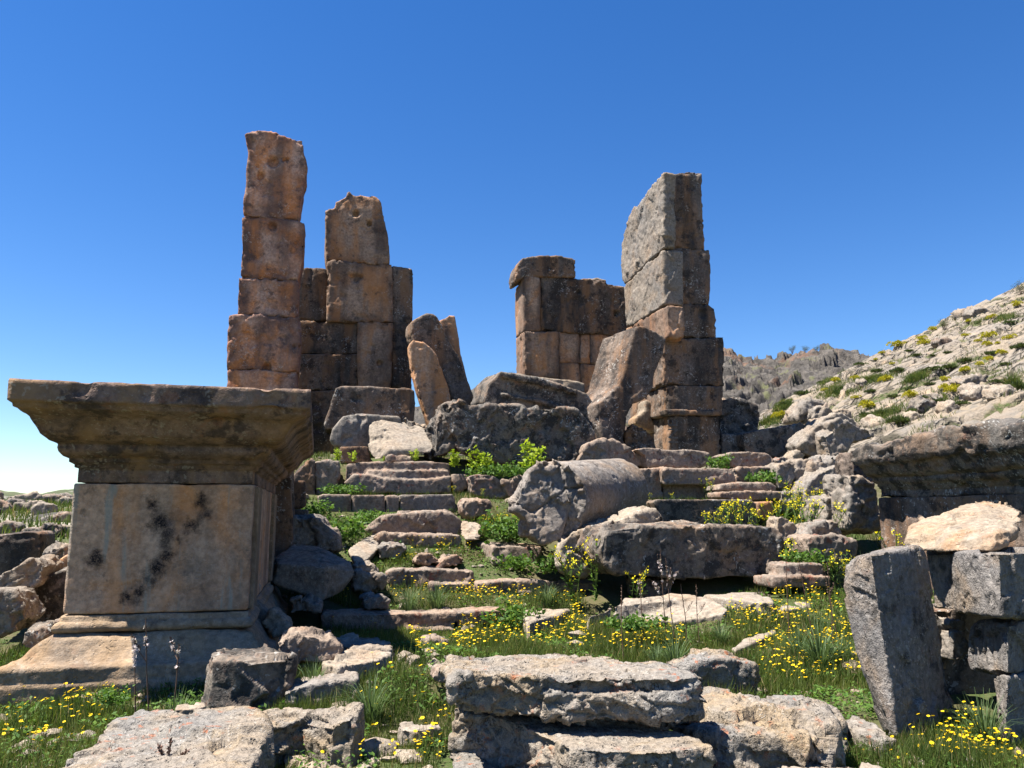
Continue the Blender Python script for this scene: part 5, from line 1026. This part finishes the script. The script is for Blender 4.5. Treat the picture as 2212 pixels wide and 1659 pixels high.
for (px, py, D, hgt, lab) in [(2040, 703, 55, .8, 'small grey bush on the crest of the pale hillside'), (2206, 628, 61, 1.1, 'dark bush on the crest at the right edge of the photo')]:
    p = on_hill(px, py+8) or ray(px, py)*D
    a, b_ = twig_bush(hgt, 16); plant('crest_bush', lab, 'bush', (p.x, p.y, p.z-.1), (('branch', a), ('leaves', b_)))
a, b_ = twig_bush(.8, 16)
for px, lab in ((1711, 'tiny dark tree on the far brown crest, left one'), (1739, 'tiny dark tree on the far brown crest, middle one'), (1763, 'tiny dark tree on the far brown crest, right one')):
    r = ray(px, 752); p = r*(84/r.y)+EYEV; plant('small_tree', lab, 'tree', (p.x, p.y, p.z-.5), (('trunk', a), ('crown', b_)))
r = ray(1104, 808); p = r*(80/r.y)+EYEV; plant('small_tree', 'tiny dark bush on the crest seen between the two ruins', 'bush', (p.x, p.y, p.z-.5), (('trunk', a), ('crown', b_)))
# boulders lying on the hillside
for x, y, r, mt, lab in [(1795, 770, 95, 'grey', 'dark boulder on the hillside beside the pale triangular one'), (1875, 850, 105, 'pale', 'pale triangular boulder on the lower hillside'), (1480, 945, 85, 'lich', 'dark boulder on the lower hillside above the right cornice'), (1395, 1010, 62, 'pale', 'round pale boulder right above the right cornice'), (2050, 880, 100, 'pale', 'pale boulder at the right edge of the hillside'), (1020, 768, 32, 'pale', 'small pale boulder between yellow bushes on the hillside'), (1600, 490, 60, 'lich', 'dark outcrop high on the hillside'), (1840, 285, 70, 'grey', 'split grey outcrop near the crest of the hillside'), (1740, 300, 60, 'grey', 'grey outcrop left of the split one near the crest'), (1150, 1075, 85, 'pale', 'pale boulder behind the left end of the right cornice'), (1650, 955, 70, 'pale', 'flat pale boulder under the dark shrub above the right cornice'), (1570, 880, 50, 'grey', 'grey boulder above the dark boulder on the lower hillside')]:
    X, Y = px_of('c6', x, y); rr = ray(X, Y); t_ = (EYE-HC)/(HX*rr.x+HY*rr.y-rr.z); p = rr*t_
    V = p.y*CA-p.x*SA; k = .3111
    pts = [(X+math.cos(a*.785)*r*k*random.uniform(.75, 1.1), Y-math.sin(a*.785)*r*k*random.uniform(.55, .85)) for a in range(8)]
    stone('boulder', lab, 'boulder', mt, [('p', 'F', pts, V, r*k/FPX*p.y*1.4, {'sh': (.0, .2)})], 'rock', amp=1.1)
flush_stones()
print('plants', time.time()-T0)

# ------------------------------------------------------------------ grass: one stuff object
def scatter(n, r0, r1, ang=R(40)):
    u_ = RNG.random(n); r_ = np.sqrt(r0*r0+u_*(r1*r1-r0*r0)); th = RNG.uniform(-ang, ang, n)
    x, y = r_*np.sin(th), r_*np.cos(th); return x, y, ground_z(x, y)
def keep_open(x, y, z, stairs=True):
    uu = x*CA+y*SA; vv = -x*SA+y*CA
    m = np.ones(len(x), bool)
    for i in range(len(x)):
        if covered(x[i], y[i], z[i]): m[i] = False
    return m
def blades(x, y, z, H, wd, name, mat, lean=.5):
    n = len(x); a = RNG.uniform(0, 2*np.pi, n); ox, oy = np.cos(a), np.sin(a); b = RNG.uniform(0, 2*np.pi, n); sx, sy = np.cos(b), np.sin(b)
    ln = RNG.uniform(.1, 1., n)*lean; V = np.empty((n, 6, 3)); t = np.array([0, .5, 1.])
    for k in range(3):
        px_ = x+ox*H*ln*t[k]**1.7; py_ = y+oy*H*ln*t[k]**1.7; pz_ = z-.01+H*(t[k]-.3*ln*t[k]**2); w = wd*(1, .75, .12)[k]
        V[:, 2*k] = np.stack([px_-sx*w, py_-sy*w, pz_], -1); V[:, 2*k+1] = np.stack([px_+sx*w, py_+sy*w, pz_], -1)
    i = np.arange(n)[:, None]*6
    Fq = np.concatenate([i+np.array([[0, 1, 3, 2]]), i+np.array([[2, 3, 5, 4]])], 1).reshape(-1, 4)
    me = mesh_np(name, V.reshape(-1, 3), Fq, False)
    tone = np.clip(.48+.5*perlin(np.stack([x*.8, y*.8, x*0+5], -1))+.35*perlin(np.stack([x*3.1, y*3.1, x*0+15], -1))+RNG.normal(0, .20, n), 0, .92); tone[RNG.random(n) < .04+.10*sstep(.0, .5, perlin(np.stack([x*1.2, y*1.2, x*0+25], -1)))] = 1.
    at = me.attributes.new('rnd', 'FLOAT', 'FACE'); at.data.foreach_set('value', np.repeat(tone, 2).astype(np.float32))
    me.materials.append(MAT[mat]); return me
XS, YS, ZS, HS, WS = [], [], [], [], []
for n, r0, r1, h, w in ((120000, 3.2, 7., .11, .0024), (120000, 7., 11.2, .14, .0036), (110000, 11.2, 15.2, .115, .0045), (50000, 15.2, 19.5, .12, .006)):
    x, y, z = scatter(n, r0, r1); k = keep_open(x, y, z); x, y, z = x[k], y[k], z[k]
    f = fbm(np.stack([x*.9, y*.9, x*0+2], -1), 3); k = f+RNG.normal(0, .25, len(f)) > -.62; x, y, z, f = x[k], y[k], z[k], f[k]
    XS.append(x); YS.append(y); ZS.append(z); HS.append(h*np.clip(1+1.1*f, .35, 2.)*RNG.uniform(.55, 1.35, len(x))); WS.append(np.full(len(x), w))
x, y, z = scatter(26000, 17, 46); uu = x*CA+y*SA; k = uu < -3; x, y, z = x[k], y[k], z[k]
XS.append(x); YS.append(y); ZS.append(z); HS.append(RNG.uniform(.15, .4, len(x))); WS.append(np.full(len(x), .02))
o = link('grass', blades(*[np.concatenate(a) for a in (XS, YS, ZS, HS, WS)], 'grass', 'grass'), None); tag(o, 'green spring grass growing between the fallen stones', 'grass', kind='stuff')
# low broad leaved ground cover
XS, YS, ZS = [], [], []
for n, r0, r1 in ((42000, 3.2, 8), (46000, 8, 16)):
    x, y, z = scatter(n, r0, r1); f = fbm(np.stack([x*1.1, y*1.1, x*0+22], -1), 3); k = f > -.1; x, y, z = x[k], y[k], z[k]; k = keep_open(x, y, z); XS.append(x[k]); YS.append(y[k]); ZS.append(z[k])
x, y, z = [np.concatenate(a) for a in (XS, YS, ZS)]; n = len(x); d = np.hypot(x, y)
L = (.010+.0011*d)*RNG.uniform(.6, 1.4, n); a = RNG.uniform(0, 6.28, n); ti = RNG.uniform(-.5, .9, n); hh = RNG.uniform(.01, .10, n)
c = np.stack([x, y, z+hh], -1); e1 = np.stack([np.cos(a), np.sin(a), ti], -1)*L[:, None]; e2 = np.stack([-np.sin(a), np.cos(a), RNG.uniform(-.3, .3, n)], -1)*L[:, None]*.6
V = np.stack([c-e1, c-e2, c+e1, c+e2], 1).reshape(-1, 3); me = mesh_np('ground_cover', V, np.arange(4*n).reshape(-1, 4), False)
at = me.attributes.new('rnd', 'FLOAT', 'FACE'); at.data.foreach_set('value', RNG.random(n).astype(np.float32)); me.materials.append(MAT['weed'])
tag(link('ground_cover', me, None), 'small leaved weeds carpeting the soil between the stones', 'ground cover', kind='stuff')
# stone chips in the soil
_ico = bmesh.new(); bmesh.ops.create_icosphere(_ico, subdivisions=1, radius=1); _iv = np.array([tuple(v.co) for v in _ico.verts]); _if = np.array([[v.index for v in f.verts] for f in _ico.faces]); _ico.free()
PX, PY, PZ_ = [], [], []
for n, r0, r1 in ((2600, 3.4, 8.5), (3800, 8.5, 18.5)):
    x, y, z = scatter(n, r0, r1); k = fbm(np.stack([x*.8, y*.8, x*0+41], -1), 3)+RNG.normal(0, .3, n) > .05; x, y, z = x[k], y[k], z[k]; k = keep_open(x, y, z); PX.append(x[k]); PY.append(y[k]); PZ_.append(z[k])
x, y, z = [np.concatenate(q) for q in (PX, PY, PZ_)]; n = len(x); rad = np.exp(RNG.normal(-3.7, .55, n))*(1+np.hypot(x, y)*.03)
V = _iv[None]*(1+RNG.uniform(-.35, .35, (n, len(_iv), 1)))*(rad[:, None]*np.stack([RNG.uniform(.7, 1.4, n), RNG.uniform(.7, 1.4, n), RNG.uniform(.35, .8, n)], -1))[:, None, :]+np.stack([x, y, z+rad*.25], -1)[:, None, :]
me = mesh_np('gravel', V.reshape(-1, 3), (_if[None]+(np.arange(n)*len(_iv))[:, None, None]).reshape(-1, 3), False); me.materials.append(MAT['pale'])
tag(link('gravel', me, None), 'small pale stone chips strewn over the soil between the steps', 'gravel', kind='stuff')
# grass strips on the hillside
HP = [((660, 780), (1000, 870)), ((950, 930), (1420, 1060)), ((1560, 800), (1740, 890)), ((1930, 745), (2110, 840)), ((390, 890), (540, 955)), ((700, 700), (900, 790)), ((1300, 930), (1440, 990)), ((1290, 700), (1480, 760)), ((1780, 300), (2130, 345)), ((900, 720), (1250, 770)), ((300, 990), (500, 1060)), ((540, 1090), (660, 1190))]
pts = []
for k in range(26000):
    (x0, y0), (x1, y1) = HP[k % len(HP)]; tx, ty = random.gauss(.5, .24), random.gauss(.5, .24)
    p = on_hill(*px_of('c6', x0+(x1-x0)*tx, y0+(y1-y0)*ty+(.5-tx)*60))
    if p is not None and perlin(np.array([[p.x*.7, p.y*.7, 3.]]))[0] > -.15: pts.append(p)
for k in range(14000):
    p = on_hill(random.uniform(1560, 2300), random.uniform(620, 960))
    if p is not None and perlin(np.array([[p.x*.35, p.y*.35, 9.]]))[0] > .22: pts.append(p)
P_ = np.array([tuple(p) for p in pts]); n = len(P_)
tag(link('hill_grass', blades(P_[:, 0], P_[:, 1], P_[:, 2], RNG.uniform(.12, .32, n), np.full(n, .011), 'hill_grass', 'grass', .8), None), 'grass strips growing in the cracks of the pale hillside', 'grass', kind='stuff')
print('grass', time.time()-T0, len(bpy.data.objects))

# ------------------------------------------------------------------ yellow daisies
random.seed(5)
REG = [('c8', (300, 240), (1150, 600), 620), ('c8', (1080, 430), (1800, 640), 300), ('c9', (0, 640), (720, 1000), 330), ('c9', (150, 900), (800, 1200), 170), ('c9', (620, 1440), (1740, 1670), 300), ('c7', (0, 720), (640, 960), 110), ('c8', (0, 380), (420, 660), 170),
       ('c8', (0, 60), (1250, 240), 190), ('c7', (1800, 560), (2212, 1000), 32), ('c4', (280, 1280), (1659, 1420), 130), ('c4', (640, 1010), (1100, 1180), 50), ('c5', (1480, 1300), (2130, 1500), 150), ('c7', (1380, 860), (2000, 1021), 18), ('c8', (0, 1000), (280, 1327), 40), ('c4', (1050, 850), (1450, 1000), 40), ('c5', (0, 1100), (620, 1300), 70), ('c9', (240, 420), (720, 640), 70), ('c4', (100, 1440), (760, 1640), 40)]
FL = []
for c, (x0, y0), (x1, y1), n in REG:
    for _ in range(int(n*2.6)):
        X, Y = px_of(c, random.uniform(x0, x1), random.uniform(y0, y1)); p = on_ground(X, Y)
        if p is None: continue
        den = perlin(np.array([[p.x*1.3, p.y*1.3, 31.]]))[0]+.6*perlin(np.array([[p.x*4, p.y*4, 7.]]))[0]
        if den+random.gauss(0, .42) < .0 or covered(p.x, p.y, p.z, 1.2): continue
        FL.append(p)
FL.sort(key=lambda p: p.length)
def one_flower(h, r):
    st, hd = PB(), PB(); t_ = Vector((random.uniform(-.02, .02), random.uniform(-.02, .02), h)); st.tube([Vector((0, 0, -.02)), t_*.5+Vector((.004, 0, 0)), t_], .0016, .0013, n=3)
    flower_head(hd, t_, Vector((random.uniform(-.45, .1), random.uniform(-.35, .2), 1)).normalized(), r); return st, hd
var = []
for k in range(10):
    st, hd = one_flower(random.uniform(.10, .22), random.uniform(.013, .0175)); var.append((st.mesh('stem', ['gstalk']), hd.mesh('flower_head', ['petal'])))
for k, p in enumerate(FL[:300]):
    e = bpy.data.objects.new('yellow_flower', None); COL.objects.link(e); e.location = p; e.rotation_euler = (random.gauss(0, .22), random.gauss(0, .22), random.gauss(0, .8)); s = random.choice((.45, .55, .65, .75, .85, .95)); e.scale = (s, s, s); e.empty_display_size = .03
    tag(e, 'one of the nearer yellow daisies standing singly in the grass', 'flower', 'nearer yellow daisies')
    for nm, me in zip(('stem', 'flower_head'), var[k % 10]): link(nm, me, None, e)
st, hd = PB(), PB()
for p in FL[300:]:
    h = random.uniform(.10, .24); c = Vector(p)+Vector((random.uniform(-.02, .02), random.uniform(-.02, .02), h)); st.tube([Vector(p), c], .0018, .0016, n=3)
    flower_head(hd, c, Vector((random.uniform(-.45, .1), random.uniform(-.35, .2), 1)).normalized()+rv()*.3, random.choice((.007, .009, .011, .013, .015, .017)))
me = hd.mesh('flower_carpet', ['petal', 'gstalk']); b0 = st.mesh('s', ['gstalk'])
e = link('flower_carpet', me, None); tag(e, 'carpet of yellow daisies farther back in the meadow', 'flowers', kind='stuff'); link('stem', b0, None, e)
print('flowers', len(FL), time.time()-T0)

# ------------------------------------------------------------------ camera, sun, sky
cam = bpy.data.cameras.new('camera'); co = bpy.data.objects.new('camera', cam); COL.objects.link(co)
cam.sensor_width = 36; cam.lens = FPX/2212*36; cam.clip_start = .05; cam.clip_end = 6000
co.location = (0, 0, EYE); co.rotation_euler = (R(90)+PITCH, 0, 0); SC.camera = co
d = (UV_U*.46-UV_V*.02+Vector((0, 0, -1))).normalized()
sl = bpy.data.lights.new('sun', 'SUN'); so = bpy.data.objects.new('sun', sl); COL.objects.link(so)
sl.energy = 5.0; sl.angle = R(.5); sl.color = (1, .94, .85); so.rotation_euler = d.to_track_quat('-Z', 'Y').to_euler(); so.location = (-20, 5, 40)
w = bpy.data.worlds.new('World'); SC.world = w; w.use_nodes = True; nt = w.node_tree; nt.nodes.clear()
sk = nt.nodes.new('ShaderNodeTexSky'); sk.sky_type = 'NISHITA'; sk.sun_disc = False; sk.sun_elevation = math.asin(-d.z); sk.sun_rotation = math.atan2(-d.x, -d.y)
sk.altitude = 1400; sk.air_density = 1.1; sk.dust_density = .05; sk.ozone_density = 1.7
hs = nt.nodes.new('ShaderNodeHueSaturation'); hs.inputs['Hue'].default_value = .508; hs.inputs['Saturation'].default_value = 1.34; hs.inputs['Value'].default_value = 1.12
bg = nt.nodes.new('ShaderNodeBackground'); bg.inputs['Strength'].default_value = .05; ou = nt.nodes.new('ShaderNodeOutputWorld')
tm = nt.nodes.new('ShaderNodeMix'); tm.data_type = 'RGBA'; tm.blend_type = 'MULTIPLY'; tm.inputs[0].default_value = 1; tm.inputs[7].default_value = (.95, .985, 1.03, 1)
nt.links.new(sk.outputs[0], hs.inputs['Color']); nt.links.new(hs.outputs[0], tm.inputs[6]); nt.links.new(tm.outputs[2], bg.inputs[0]); nt.links.new(bg.outputs[0], ou.inputs[0])
SC.view_settings.view_transform = 'Standard'; SC.view_settings.look = 'None'; SC.view_settings.exposure = 1.68; SC.view_settings.gamma = 1
SC.render.engine = 'CYCLES'; SC.cycles.max_bounces = 6; SC.cycles.diffuse_bounces = 3; SC.cycles.transmission_bounces = 3; SC.cycles.transparent_max_bounces = 4
SC.cycles.use_denoising = True; SC.cycles.sample_clamp_indirect = 6
SC.render.use_persistent_data = False
